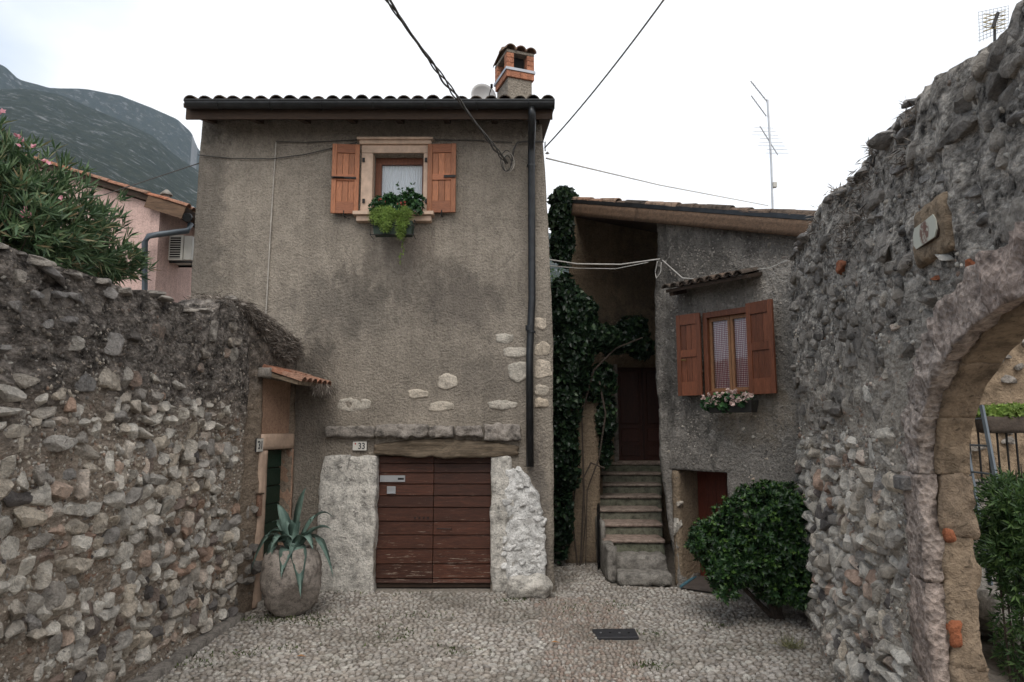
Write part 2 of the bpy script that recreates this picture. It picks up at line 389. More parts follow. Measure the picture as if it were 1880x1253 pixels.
def lichen_wall(name, lo, hi, z0, z1, bstr=1.0, orange=True):
    m, nt, p = newmat(name); v = pos(nt, (1, .6, 1))
    n0 = noise(nt, v, 2.0, 7, 0.65); n1 = noise(nt, v, 11, 9, 0.72); n2 = noise(nt, v, 60, 5, 0.7)
    lo_c = ramp(nt, n1, [(0.28, tuple(x * 0.62 for x in lo)), (0.5, lo), (0.72, tuple(min(1, x * 1.35) for x in lo))])
    if orange: lo_c = mixc(nt, ramp(nt, noise(nt, pos(nt, (1, 1, 2.5)), 5.0, 6, 0.6), [(0.60, 0.0), (0.68, 0.55)]), lo_c, (0.42, 0.19, 0.10))
    hi_c = ramp(nt, n1, [(0.36, (0.028, 0.025, 0.023)), (0.5, hi), (0.64, tuple(min(1, x * 2.3) for x in hi))])
    z = math2(nt, 'ADD', axis(nt, 2), math2(nt, 'MULTIPLY', math2(nt, 'SUBTRACT', n0, 0.5), 1.6))
    c = mixc(nt, maprange(nt, z, z0, z1), lo_c, hi_c)
    c = mixc(nt, 1.0, c, ramp(nt, n2, [(0.32, 0.6), (0.6, 1.15)]), 'MULTIPLY')
    nt.links.new(c, p.inputs['Base Color']); p.inputs['Roughness'].default_value = 0.95; p.inputs['Specular IOR Level'].default_value = 0.1
    vo = N(nt, 'TexVoronoi', i_Scale=9.0); nt.links.new(pos(nt, (1, .6, 1.2)), vo.inputs['Vector']); vo2 = N(nt, 'TexVoronoi', i_Scale=24.0); nt.links.new(pos(nt, (1, .6, 1.2)), vo2.inputs['Vector'])
    fl = ramp(nt, noise(nt, pos(nt, (1, .55, 1)), 30, 6, 0.7), [(0.60, 0.0), (0.66, 0.75)]); c = mixc(nt, fl, c, tuple(min(1, x * 1.7) for x in lo)); nt.links.new(c, p.inputs['Base Color'])
    bump(nt, p, [(n1, 1.5), (n2, 0.5), (vo.outputs['Distance'], -0.7), (vo2.outputs['Distance'], -0.6)], 0.05, bstr)
    return m
M['mortar_left'] = lichen_wall('mortar of the left wall', (0.42, 0.35, 0.285), (0.175, 0.155, 0.138), 1.85, 2.7)
M['mortar_right'] = lichen_wall('mortar of the arch wall', (0.48, 0.43, 0.37), (0.35, 0.32, 0.285), 2.3, 3.1)
M['porch_wall'] = lichen_wall('old render beside green door', (0.27, 0.215, 0.165), (0.12, 0.104, 0.09), 2.4, 3.2, 0.6, False)
M['side_plaster'] = plaster('rough grey render', (0.32, 0.295, 0.265), [
    (2.35, 4.6, 0.9, 0.6, (0.06, 0.056, 0.052), 0.7), (2.6, 2.6, 0.45, 0.9, (0.058, 0.055, 0.05), 0.8), (2.3, 3.4, 0.3, 1.2, (0.075, 0.07, 0.065), 0.6),
    (3.2, 2.35, 0.5, 0.5, (0.33, 0.27, 0.2), 0.5), (3.4, 4.7, 0.5, 0.5, (0.07, 0.062, 0.056), 0.6)], 0.7, 1.3, (0.60, (0.42, 0.39, 0.35), 4.5), var=0.3)
M['tan_plaster'] = plaster('tan porch render', (0.29, 0.225, 0.16), [(1.7, 4.2, 0.9, 0.35, (0.13, 0.11, 0.09), 0.6), (2.6, 5.2, 0.8, 1.4, (0.1, 0.085, 0.07), 0.6)], 0.8, 0.9)  # two darker blobs: a band across the middle and the upper right
M['pink_plaster'] = plaster('pink house render', (0.60, 0.43, 0.385), (), 0.8, 0.15, var=0.04)
M['niche_plaster'] = plaster('salmon niche render', (0.40, 0.26, 0.185), (), 0.8, 0.3, var=0.12)
STL = [(0.0, (0.42, 0.385, 0.335)), (0.18, (0.52, 0.49, 0.44)), (0.34, (0.30, 0.275, 0.245)), (0.5, (0.47, 0.41, 0.335)), (0.66, (0.24, 0.225, 0.21)), (0.8, (0.54, 0.505, 0.45)), (0.9, (0.36, 0.25, 0.19)), (0.97, (0.12, 0.11, 0.105))]
M['stone_left'] = stone_mat('limestone of the left wall', [(p_, tuple(min(1, x * 1.38) for x in c_)) for p_, c_ in STL], (2.1, 3.2), (0.11, 0.098, 0.088))
M['stone_right'] = stone_mat('limestone of the arch wall', [(p_, tuple(min(1, x * 1.42) for x in c_)) for p_, c_ in STL], (2.9, 4.6), (0.22, 0.2, 0.18))
M['stone_slate'] = stone_mat('grey slate stone', [(0.0, (0.25, 0.24, 0.23)), (0.5, (0.33, 0.31, 0.29)), (1.0, (0.22, 0.205, 0.195))], None, dark=0.5)
M['stone_dull'] = stone_mat('dull stone', [(0.0, (0.27, 0.245, 0.22)), (0.5, (0.38, 0.345, 0.305)), (1.0, (0.19, 0.175, 0.16))], None, dark=0.5)
M['brick_bit'] = stone_mat('broken terracotta', [(0.0, (0.42, 0.15, 0.075)), (1.0, (0.34, 0.14, 0.08))], None, dark=0.4)
M['cream_stone'] = stone_mat('cream stone', [(0.0, (0.58, 0.50, 0.41)), (0.5, (0.50, 0.46, 0.40)), (1.0, (0.56, 0.47, 0.37))], None, dark=0.3)
M['white_rubble'] = stone_mat('whitewashed rubble', [(0.0, (0.82, 0.81, 0.79)), (1.0, (0.78, 0.77, 0.75))], None, dark=0.35, bsc=0.8, patch=0.56)
M['jamb_stone'] = stone_mat('pale door jamb stone', [(0.0, (0.64, 0.60, 0.54)), (1.0, (0.68, 0.65, 0.60))], None, dark=0.5, bsc=0.8, bstr=1.0, patch=0.56)
M['ledge_stone'] = stone_mat('lichened ledge stone', [(0.0, (0.30, 0.27, 0.24)), (0.5, (0.36, 0.32, 0.285)), (1.0, (0.17, 0.15, 0.135))], None, dark=0.6)
M['pink_stone'] = stone_mat('pocked pink marble', [(0.0, (0.48, 0.385, 0.335)), (0.5, (0.46, 0.395, 0.35)), (1.0, (0.49, 0.37, 0.315))], None, dark=0.5, bsc=1.1, bstr=1.0, pock=26)
M['reveal'] = stone_mat('ochre arch reveal', [(0.0, (0.36, 0.27, 0.185)), (1.0, (0.33, 0.25, 0.18))], None, dark=0.45, bsc=0.7)
M['pot_stone'] = stone_mat('weathered pot stone', [(0.0, (0.29, 0.255, 0.225)), (1.0, (0.33, 0.29, 0.255))], None, dark=0.5, bsc=1.4, bstr=0.5)
M['step_tread'] = stone_mat('worn red marble tread', [(0.0, (0.42, 0.32, 0.27)), (1.0, (0.40, 0.34, 0.29))], None, dark=0.4)
M['step_riser'] = stone_mat('mossy step riser', [(0.0, (0.20, 0.205, 0.15)), (1.0, (0.22, 0.215, 0.17))], None, dark=0.5)
M['step_low'] = stone_mat('grey rubble steps', [(0.0, (0.28, 0.26, 0.235)), (1.0, (0.33, 0.31, 0.28))], None, dark=0.5)
M['cobble'] = stone_mat('river pebbles', [(0.0, (0.33, 0.30, 0.27)), (0.2, (0.43, 0.40, 0.37)), (0.4, (0.23, 0.20, 0.175)), (0.6, (0.37, 0.33, 0.29)), (0.8, (0.48, 0.46, 0.42)), (1.0, (0.24, 0.22, 0.205))], None, dark=0.25, bsc=1.5, bstr=0.3, dirt=0.6)
M['cobble_red'] = stone_mat('reddish river pebbles', [(0.0, (0.33, 0.28, 0.24)), (0.3, (0.28, 0.21, 0.175)), (0.6, (0.33, 0.30, 0.27)), (0.8, (0.42, 0.36, 0.31)), (1.0, (0.22, 0.195, 0.18))], None, dark=0.25, bsc=1.5, bstr=0.3, dirt=0.6)
def ground_mat():
    m, nt, p = newmat('mortar between the pebbles'); v = pos(nt)
    n = noise(nt, v, 18, 8, 0.7); n0 = noise(nt, v, 1.3, 5, 0.6)
    c = ramp(nt, n, [(0.3, (0.12, 0.105, 0.09)), (0.65, (0.30, 0.265, 0.225))])
    c = mixc(nt, ramp(nt, n0, [(0.55, 0.0), (0.7, 0.55)]), c, (0.10, 0.10, 0.055))
    nt.links.new(c, p.inputs['Base Color']); p.inputs['Roughness'].default_value = 0.95
    bump(nt, p, [(n, 1.0)], 0.02, 0.8); return m
M['ground'] = ground_mat()
M['shutter'] = wood_mat('orange brown shutter wood', (0.34, 0.135, 0.066), 0.55, 0.25)
M['shutter_x'] = wood_mat('orange brown shutter rail', (0.33, 0.125, 0.062), 0.55, 0.25, 'x')
M['shutter2'] = wood_mat('red brown shutter wood', (0.15, 0.052, 0.026), 0.45, 0.35)
M['frame2'] = wood_mat('honey window wood', (0.24, 0.12, 0.06), 0.5, 0.3)
M['frame1'] = wood_mat('brown window wood', (0.17, 0.06, 0.03), 0.5, 0.3)
M['door'] = wood_mat('dark red door boards', (0.072, 0.026, 0.015), 0.5, 0.5, 'x', 1.0, (0.0, 1.3, (0.26, 0.20, 0.16)), 0.3)
M['door_dark'] = wood_mat('dark mahogany door', (0.06, 0.02, 0.013), 0.45, 0.3)
M['door_red'] = wood_mat('red brown door', (0.085, 0.02, 0.011), 0.5, 0.3)
M['door_green'] = wood_mat('dark green door', (0.012, 0.035, 0.022), 0.5, 0.3, 'x')
M['old_beam'] = wood_mat('weathered grey beam', (0.20, 0.155, 0.11), 0.9, 0.65, 'x', 0.8)
M['fascia'] = wood_mat('weathered brown fascia', (0.12, 0.075, 0.048), 0.85, 0.5, 'x', 0.6)
M['soffit'] = wood_mat('dark eave boards', (0.055, 0.035, 0.024), 0.8, 0.4, 'x')
M['tile'] = stone_mat('terracotta roof tile', [(0.0, (0.36, 0.19, 0.12)), (0.3, (0.30, 0.21, 0.155)), (0.6, (0.24, 0.17, 0.125)), (1.0, (0.40, 0.22, 0.15))], None, dark=0.55, bsc=1.3)
M['tile_old'] = stone_mat('blackened roof tile', [(0.0, (0.085, 0.07, 0.06)), (0.5, (0.13, 0.10, 0.08)), (1.0, (0.17, 0.12, 0.09))], None, dark=0.6, bsc=1.3)
M['tile_orange'] = stone_mat('orange roof tile', [(0.0, (0.42, 0.17, 0.10)), (0.5, (0.30, 0.19, 0.14)), (1.0, (0.40, 0.20, 0.13))], None, dark=0.45, bsc=1.3)
M['brick'] = stone_mat('chimney brick', [(0.0, (0.50, 0.22, 0.13)), (1.0, (0.42, 0.19, 0.12))], None, dark=0.3)
M['gutter'] = simple('dark gutter metal', (0.035, 0.037, 0.04), 0.4, 0.6, 0.3)
M['pipe_blue'] = simple('blue grey pipe', (0.085, 0.105, 0.125), 0.45, 0.2, 0.15)
M['iron'] = simple('black iron', (0.015, 0.014, 0.014), 0.55, 0.5, 0.3)
M['black'] = simple('dark hollow', (0.008, 0.008, 0.008), 0.9)  # near-black colour standing in for unlit depth behind openings
M['steel'] = simple('brushed steel', (0.45, 0.46, 0.48), 0.35, 0.8, 0.1)
M['zinc'] = simple('pale zinc', (0.42, 0.44, 0.48), 0.5, 0.4, 0.1)
M['cable'] = simple('grey cable', (0.06, 0.055, 0.05), 0.7)
M['cable_pale'] = simple('pale cable', (0.42, 0.40, 0.37), 0.7)
M['conduit'] = simple('plaster coloured conduit', (0.36, 0.33, 0.29), 0.7)
M['marble_trim'] = simple('pink marble trim', (0.50, 0.36, 0.27), 0.6, 0, 0.22, 9, 0.2)
M['enamel'] = simple('cream enamel plate', (0.58, 0.56, 0.51), 0.4, 0, 0.08)
M['ink'] = simple('dark lettering', (0.02, 0.02, 0.03), 0.6)
M['red_ink'] = simple('red lettering', (0.35, 0.04, 0.03), 0.6)
M['ac'] = simple('air conditioner casing', (0.50, 0.49, 0.45), 0.5, 0, 0.06)
M['planter_green'] = simple('dark green planter', (0.012, 0.03, 0.018), 0.6)
M['planter_black'] = simple('black planter', (0.02, 0.018, 0.016), 0.6)
M['dish'] = simple('satellite dish grey', (0.50, 0.50, 0.50), 0.5, 0, 0.06)
M['slab_blue'] = simple('faded blue cement edge', (0.06, 0.14, 0.18), 0.8, 0, 0.3, 12, 0.3)
M['slab_dark'] = simple('dark cement ramp', (0.075, 0.06, 0.052), 0.85, 0, 0.3, 9, 0.4)
M['cover'] = simple('cast iron cover', (0.045, 0.045, 0.05), 0.6, 0.4, 0.25, 20, 0.5, 90, 0.003)
M['bark'] = simple('brown bark', (0.06, 0.045, 0.035), 0.9, 0, 0.4, 12, 0.8, 40, 0.01)
M['straw'] = leaf_mat('dry vine stems', [(0.0, (0.08, 0.066, 0.056)), (0.6, (0.16, 0.135, 0.115)), (1.0, (0.36, 0.32, 0.28))], 0.9, 0.0, 0.1)
M['leaf_bush'] = leaf_mat('glossy dark bush leaves', [(0.0, (0.011, 0.028, 0.012)), (0.6, (0.024, 0.06, 0.02)), (1.0, (0.06, 0.13, 0.028))], 0.42, 0.12)
M['leaf_tip'] = leaf_mat('young bush leaves', [(0.0, (0.07, 0.15, 0.03)), (1.0, (0.13, 0.22, 0.055))], 0.45, 0.2)
M['leaf_ivy'] = leaf_mat('dark ivy leaves', [(0.0, (0.010, 0.022, 0.012)), (0.7, (0.022, 0.048, 0.024)), (1.0, (0.05, 0.09, 0.035))], 0.4, 0.1)
M['leaf_ole'] = leaf_mat('oleander leaves', [(0.0, (0.04, 0.08, 0.04)), (0.55, (0.085, 0.15, 0.065)), (0.88, (0.16, 0.23, 0.11)), (1.0, (0.30, 0.22, 0.12))], 0.5, 0.2)
M['leaf_fern'] = leaf_mat('lime asparagus fern', [(0.0, (0.14, 0.23, 0.05)), (1.0, (0.31, 0.42, 0.10))], 0.6, 0.35)
M['leaf_box'] = leaf_mat('window box leaves', [(0.0, (0.02, 0.06, 0.025)), (0.8, (0.05, 0.13, 0.045)), (1.0, (0.09, 0.2, 0.06))], 0.45, 0.15)
M['leaf_garden'] = leaf_mat('garden shrub leaves', [(0.0, (0.018, 0.045, 0.014)), (0.6, (0.05, 0.11, 0.03)), (1.0, (0.12, 0.2, 0.06))], 0.5, 0.25)
M['grass'] = leaf_mat('dry grass', [(0.0, (0.10, 0.13, 0.04)), (0.6, (0.2, 0.2, 0.09)), (1.0, (0.4, 0.36, 0.2))], 0.8, 0.2)
M['moss'] = leaf_mat('moss and weeds', [(0.0, (0.04, 0.06, 0.02)), (1.0, (0.10, 0.13, 0.04))], 0.8, 0.1)
M['petal_pink'] = leaf_mat('pale pink petals', [(0.0, (0.62, 0.42, 0.38)), (1.0, (0.80, 0.68, 0.62))], 0.7, 0.25)
M['petal_ole'] = leaf_mat('pink oleander petals', [(0.0, (0.70, 0.28, 0.36)), (1.0, (0.85, 0.5, 0.55))], 0.7, 0.3)
M['petal_red'] = leaf_mat('small red flowers', [(0.0, (0.35, 0.05, 0.04)), (1.0, (0.5, 0.12, 0.09))], 0.7, 0.2)
M['twig'] = simple('dry leaf', (0.30, 0.15, 0.06), 0.8)
def agave_mat():
    m, nt, p = newmat('agave leaf'); v = pos(nt)
    c = ramp(nt, noise(nt, v, 6, 5, 0.6), [(0.3, (0.07, 0.12, 0.10)), (0.7, (0.19, 0.28, 0.235))])
    nt.links.new(c, p.inputs['Base Color']); p.inputs['Roughness'].default_value = 0.5; return m
M['agave'] = agave_mat()
def glass_mat():
    m, nt, p = newmat('window glass'); nt.nodes.remove(p)
    t = N(nt, 'BsdfTransparent'); g = N(nt, 'BsdfGlossy', i_Roughness=0.03); f = N(nt, 'Fresnel', i_IOR=1.5)
    ms = N(nt, 'MixShader'); nt.links.new(math2(nt, 'MULTIPLY', f.outputs[0], 0.9), ms.inputs[0]); nt.links.new(t.outputs[0], ms.inputs[1]); nt.links.new(g.outputs[0], ms.inputs[2])
    nt.links.new(ms.outputs[0], nt.nodes['Material Output'].inputs[0]); return m
M['glass'] = glass_mat()
M['curtain'] = simple('sheer white curtain', (0.66, 0.72, 0.78), 0.9, 0, 0.04, 30)
def gingham(x0, ax):
    m, nt, p = newmat('red gingham curtain')
    t = N(nt, 'TexCoord'); s = N(nt, 'SeparateXYZ'); nt.links.new(t.outputs['Object'], s.inputs[0])
    def wv(sock):
        return math2(nt, 'GREATER_THAN', math2(nt, 'FRACT', math2(nt, 'MULTIPLY', sock, 1 / 0.026), 0), 0.5)
    a = math2(nt, 'ADD', wv(s.outputs[0]), wv(s.outputs[2]))
    c = ramp(nt, math2(nt, 'MULTIPLY', a, 0.5), [(0.0, (0.62, 0.55, 0.52)), (0.5, (0.36, 0.15, 0.15)), (1.0, (0.15, 0.035, 0.045))])
    nt.links.new(c, p.inputs['Base Color']); p.inputs['Roughness'].default_value = 0.9; return m
M['gingham'] = gingham(0, 0)
def mountain_mat():
    m, nt, p = newmat('wooded limestone slope'); v = pos(nt, (1, 1, 1.0))
    n = noise(nt, v, 0.012, 9, 0.68); n2 = noise(nt, v, 0.045, 9, 0.75)
    c = ramp(nt, n2, [(0.3, (0.022, 0.030, 0.022)), (0.6, (0.048, 0.055, 0.038)), (0.75, (0.085, 0.085, 0.065))])
    r = N(nt, 'VectorRotate', rotation_type='Y_AXIS', i_Angle=R(-38)); nt.links.new(v, r.inputs['Vector'])
    mm = N(nt, 'VectorMath', operation='MULTIPLY'); nt.links.new(r.outputs[0], mm.inputs[0]); mm.inputs[1].default_value = (0.6, 1, 1.3)
    rk = noise(nt, mm.outputs[0], 0.05, 10, 0.78, 0.2)
    c = mixc(nt, ramp(nt, rk, [(0.54, 0.0), (0.64, 0.7)]), c, (0.30, 0.305, 0.31))
    gm = N(nt, 'NewGeometry'); sp = N(nt, 'SeparateXYZ'); nt.links.new(gm.outputs['True Normal'], sp.inputs[0])
    steep = maprange(nt, sp.outputs[2], 0.30, 0.5, 0.8, 0.0); c = mixc(nt, steep, c, (0.27, 0.265, 0.26))
    nt.links.new(c, p.inputs['Base Color']); p.inputs['Roughness'].default_value = 1.0; p.inputs['Specular IOR Level'].default_value = 0
    bump(nt, p, [(n2, 1.0)], 14, 0.8); return m
M['mountain'] = mountain_mat()

# ------------------------------------------------------------------ stones
def ico(sub):
    bm = bmesh.new(); bmesh.ops.create_icosphere(bm, subdivisions=sub, radius=1.0)
    v = np.array([x.co[:] for x in bm.verts]); f = np.array([[q.index for q in x.verts] for x in bm.faces]); bm.free(); return v, f
def stone_shape(sub, seed, k=3.2, cuts=6, amp=0.10, pebble=False):
    v, f = ico(sub); r = np.random.default_rng(seed)
    q = v / (np.abs(v) ** k).sum(1)[:, None] ** (1 / k)
    if not pebble:
        for _ in range(cuts):
            n = r.normal(size=3); n[1] -= .6; n /= np.linalg.norm(n); d = r.uniform(0.50, 0.84)
            s = q @ n; q = q - np.maximum(s - d, 0)[:, None] * n
    q = q * (1 + amp * fbm(v * 1.3 + seed * 5.3, 2) + (0 if pebble else 0.035) * fbm(v * 5 + seed, 2))[:, None]
    return q, f
SH = [stone_shape(3, 100 + i, k=2.6 + (i % 3) * 1.0, cuts=9 + i % 6, amp=0.10) for i in range(18)]
SHL = [stone_shape(2, 100 + i, k=2.6 + (i % 3) * 1.0, cuts=8 + i % 5, amp=0.10) for i in range(14)]
PB = [stone_shape(2, 200 + i, k=2.3, amp=0.12, pebble=True) for i in range(10)]
PBL = []
for v_, f_ in [stone_shape(1, 300 + i, k=2.2, amp=0.10, pebble=True) for i in range(8)]: PBL.append((v_, f_))
def rotm(a, b, c): return np.array(Euler((a, b, c)).to_matrix())
def joined_stones(name, spots, shapes, mat, parent):
    """spots: (x,y,z, sx,sy,sz, rx,ry,rz) in the parent's space -> one mesh of real stones"""
    if not spots: return None
    V = []; Fc = []; A = []; n = 0
    for k, s in enumerate(spots):
        v, f = shapes[int(rng.integers(len(shapes)))]
        q = (v * np.array(s[3:6])) @ rotm(*s[6:9]).T + np.array(s[:3])
        V.append(q); Fc.append(f + n); n += len(v); A.append(np.full(len(f), rng.random()))
    me_ = mesh(name, np.concatenate(V), np.concatenate(Fc), mat, np.concatenate(A), smooth=True)
    if shapes is SHL: me_.set_sharp_from_angle(angle=R(28))
    o = link(name, me_, parent)
    o['kind'] = 'stuff'; return o
def crisp(me, a=24):
    me.set_sharp_from_angle(angle=R(a)); return me
def stone_meshes(tagname, mat, shapes=SH): return [crisp(mesh(tagname, v, f, mat, smooth=True), 180 if shapes is PB else 24) for v, f in shapes]
def single_stones(name, spots, meshes, parent, label=None):
    for s in spots:
        me = meshes[int(rng.integers(len(meshes)))]
        o = link(name, me, parent, s[:3], s[6:9], s[3:6])
        if label: o['label'] = label

# ------------------------------------------------------------------ leaves
def leaf_geo(P, T, Nn, L, Wd, fold=0.25, rnd=None, tipbend=0.0):
    """one folded leaf (2 triangles) per row: base P, direction T, normal Nn"""
    T = T / np.linalg.norm(T, axis=1)[:, None]
    S = np.cross(T, Nn); S /= np.maximum(np.linalg.norm(S, axis=1)[:, None], 1e-6); U = np.cross(S, T)
    L = L[:, None]; Wd = Wd[:, None]
    mid = P + T * L * 0.45 + U * Wd * fold
    V = np.stack([P, mid + S * Wd * 0.5, P + T * L - U * L * tipbend, mid - S * Wd * 0.5], 1).reshape(-1, 3)
    n = len(P); i = np.arange(n)[:, None] * 4
    Fc = np.concatenate([i + np.array([[0, 1, 2]]), i + np.array([[0, 2, 3]])])
    rnd = rng.random(n) if rnd is None else rnd
    return V, Fc, np.concatenate([rnd, rnd])
def build_leaves(name, parts, mat, parent=None, kind=None, loc=None):
    V = []; Fc = []; A = []; n = 0
    for v, f, a in parts: V.append(v); Fc.append(f + n); A.append(a); n += len(v)
    V = np.concatenate(V)
    if loc is not None: V = V - np.array(loc)[None]
    o = link(name, mesh(name, V, np.concatenate(Fc), mat, np.concatenate(A)), parent, loc if loc is not None else (0, 0, 0))
    if kind: o['kind'] = kind
    return o
def cloud(ells, n, shell=0.75, lump=0.25, lf=2.2):
    """points and outward directions through a set of ellipsoids (cx,cy,cz,rx,ry,rz)"""
    E = np.array(ells, float); wts = (E[:, 3] * E[:, 4] + E[:, 4] * E[:, 5] + E[:, 3] * E[:, 5]); wts /= wts.sum()
    k = rng.choice(len(E), n, p=wts); d = rng.normal(size=(n, 3)); d /= np.linalg.norm(d, axis=1)[:, None]
    rad = (shell + (1 - shell) * rng.random(n)) * (rng.random(n) < 0.8) + (rng.random(n) ** 0.5) * 0
    rad = np.where(rad == 0, rng.random(n) ** 0.4 * shell, rad)
    base = E[k, :3] + d * E[k, 3:]
    rad = rad * (1 + lump * fbm(base * lf, 3))
    return E[k, :3] + d * E[k, 3:] * rad[:, None], d
def rosettes(P, D, k, L, Wd, spread=0.9, up=0.3, fold=0.25, tipbend=0.0, jit=0.25, rnd=None):
    n = len(P); out_ = []
    D = D + np.array([0, 0, up]) + rng.normal(size=(n, 3)) * 0.3; D /= np.linalg.norm(D, axis=1)[:, None]
    a = np.cross(D, rng.normal(size=(n, 3))); a /= np.linalg.norm(a, axis=1)[:, None]; b = np.cross(D, a)
    for j in range(k):
        an = 2 * math.pi * (j / k) + rng.random(n) * 0.6
        rad = a * np.cos(an)[:, None] + b * np.sin(an)[:, None]
        sp = spread * (0.7 + 0.6 * rng.random(n))[:, None]
        T = D * (1 - 0.35 * sp) + rad * sp; Nn = D - rad * 0.3
        sz = (1 - jit + 2 * jit * rng.random(n))
        out_.append(leaf_geo(P, T, Nn, L * sz, Wd * sz, fold, rnd, tipbend))
    return out_
def loose(P, D, L, Wd, up=0.2, fold=0.25, droop=0.0, jit=0.35):
    n = len(P); T = rng.normal(size=(n, 3)) * 0.8 + D * 0.6 + np.array([0, 0, -droop]); Nn = D * 0.8 + np.array([0, 0, up]) + rng.normal(size=(n, 3)) * 0.4
    sz = (1 - jit + 2 * jit * rng.random(n)); return [leaf_geo(P, T, Nn, L * sz, Wd * sz, fold)]

# ------------------------------------------------------------------ tiles
def coppo(L=0.42, r0=0.085, r1=0.07, t=0.014, n=7):
    """a half-round clay tile along +y (down the slope at -y), hollow side down"""
    V = []; Fc = []
    for (y, r) in ((0, r0), (L, r1)):
        for rr in (r, r - t):
            for k in range(n + 1):
                a = math.pi * k / n; V.append((math.cos(a) * rr, y, math.sin(a) * rr * 0.85))
    m = n + 1
    for k in range(n):
        Fc.append((k, k + 1, 2 * m + k + 1, 2 * m + k)); Fc.append((m + k, 3 * m + k, 3 * m + k + 1, m + k + 1))
        Fc.append((k, m + k, m + k + 1, k + 1)); Fc.append((2 * m + k, 2 * m + k + 1, 3 * m + k + 1, 3 * m + k))
    Fc.append((0, 2 * m, 3 * m, m)); Fc.append((n, m + n, 3 * m + n, 2 * m + n))
    return V, Fc
def tile_mesh(mat, **k):
    v, f = coppo(**k); return mesh('roof_tile', v, f, mat, smooth=False)

# ================================================================== GROUND
FM = Frame(0, 9.6, 0)
FL = Frame(-3.33, 0, math.atan2(8.2, 0.11))
FB = Frame(-3.25, 8.22, math.atan2(1.4, 0.22))
FR = Frame(3.44, 8.39, math.atan2(-1, -0.21))
FS = Frame(2.25, 9.92, math.atan2(-1.2, 1.0))
gx, gy = np.meshgrid(np.concatenate([[-4000, -1500, -500, -150, -40, -15], np.linspace(-6, 8, 113), [15, 40, 150, 500, 1500, 4000]]),
                     np.concatenate([[-4000, -1000, -200, -40, -10], np.linspace(-2, 14, 129), [20, 60, 200, 500, 1000]]), indexing='ij')
inn = (np.abs(gx) < 9) & (gy > -3) & (gy < 15)
gz = np.where(inn, 0.012 * perlin(np.stack([gx.ravel() * 1.3, gy.ravel() * 1.3, gx.ravel() * 0 + .5], 1)).reshape(gx.shape), 0) - 0.012
def gh(x, y): return 0.012 * perlin(np.array([[x * 1.3, y * 1.3, .5]]))[0] - 0.012
I = np.arange(gx.size).reshape(gx.shape)
gf = np.stack([I[:-1, :-1].ravel(), I[1:, :-1].ravel(), I[1:, 1:].ravel(), I[:-1, 1:].ravel()], 1)
groundo = link('ground', mesh('ground', np.stack([gx.ravel(), gy.ravel(), gz.ravel()], 1), gf, M['ground'], smooth=True))
groundo['kind'] = 'structure'; groundo['label'] = 'pebble paved lane between old stone walls'
def in_lane(x, y):
    if y > 9.55 and x < 0.62: return False
    if x < -3.2 + max(0, (y - 8.3)) * 0.15: return False
    if y > 11.5: return False
    lx = FR.L(Vector((x, y, 0)))
    if lx.y > -0.02 and x > 1: return False
    ls = FS.L(Vector((x, y, 0)))
    if ls.y > -0.02 and ls.x > -0.02: return False
    if y > 9.85 and x > 1.42: return False
    if 0.93 < x < 1.5 and 6.9 < y < 7.55 and cover_q(x, y): return False
    return True
cv = [ground(1087, 1158), ground(1165, 1157), ground(1173, 1173), ground(1097, 1174)]
def cover_q(x, y): return min(c.x for c in cv) - .02 < x < max(c.x for c in cv) + .02 and min(c.y for c in cv) - .03 < y < max(c.y for c in cv) + .03
spots = []; spots_red = []
y = 2.6
while y < 11.5:
    rowh = 0.050 + 0.012 * random.random(); x = -3.35
    while x < 4.0:
        wdt = random.uniform(0.036, 0.088); 
        xx = x + wdt / 2; yy = y + random.uniform(-0.012, 0.012)
        band = 0.30 < xx + 0.05 * math.sin(yy * 5) < 1.28 and yy < 9.3
        if band: wdt *= 0.72
        if in_lane(xx, yy) and random.random() > 0.035:
            e = 0.03 * math.sin(xx * 3.1 + 1) * math.sin(yy * 1.7)
            (spots_red if band and random.random() < 0.8 else spots).append((xx, yy, gh(xx, yy) + random.uniform(0.0, 0.007), wdt * 0.53, rowh * random.uniform(0.46, 0.62), random.uniform(0.014, 0.026), random.uniform(-.2, .2), random.uniform(-.2, .2), random.uniform(-.6, .6)))
        x += wdt * 1.0
    y += rowh
def shown(s):
    d = Vector(s[:3]) - CAM; c = d.y * math.cos(PITCH) + d.z * math.sin(PITCH); v = -d.y * math.sin(PITCH) + d.z * math.cos(PITCH)
    if c <= 0: return 0
    px, py = 940 + F * d.x / c, 626.5 - F * v / c
    return s[3] * s[4] / d.length_squared if (4 < px < 1876 and 0 < py < 1250) else 0
spots.sort(key=shown, reverse=True)
single_stones('cobble', spots[:300], stone_meshes('cobble', M['cobble'], PB), groundo)
joined_stones('cobbles', spots[300:], PBL, M['cobble'], groundo)
joined_stones('reddish_cobbles', spots_red, PBL, M['cobble_red'], groundo)
# a pale cement strip along the foot of the left wall
rough('cement_edge', M['stone_dull'], groundo, -3.42, -3.10, 3.0, 8.3, -0.08, 0.07, 0.1, 0.02, 3, 4)

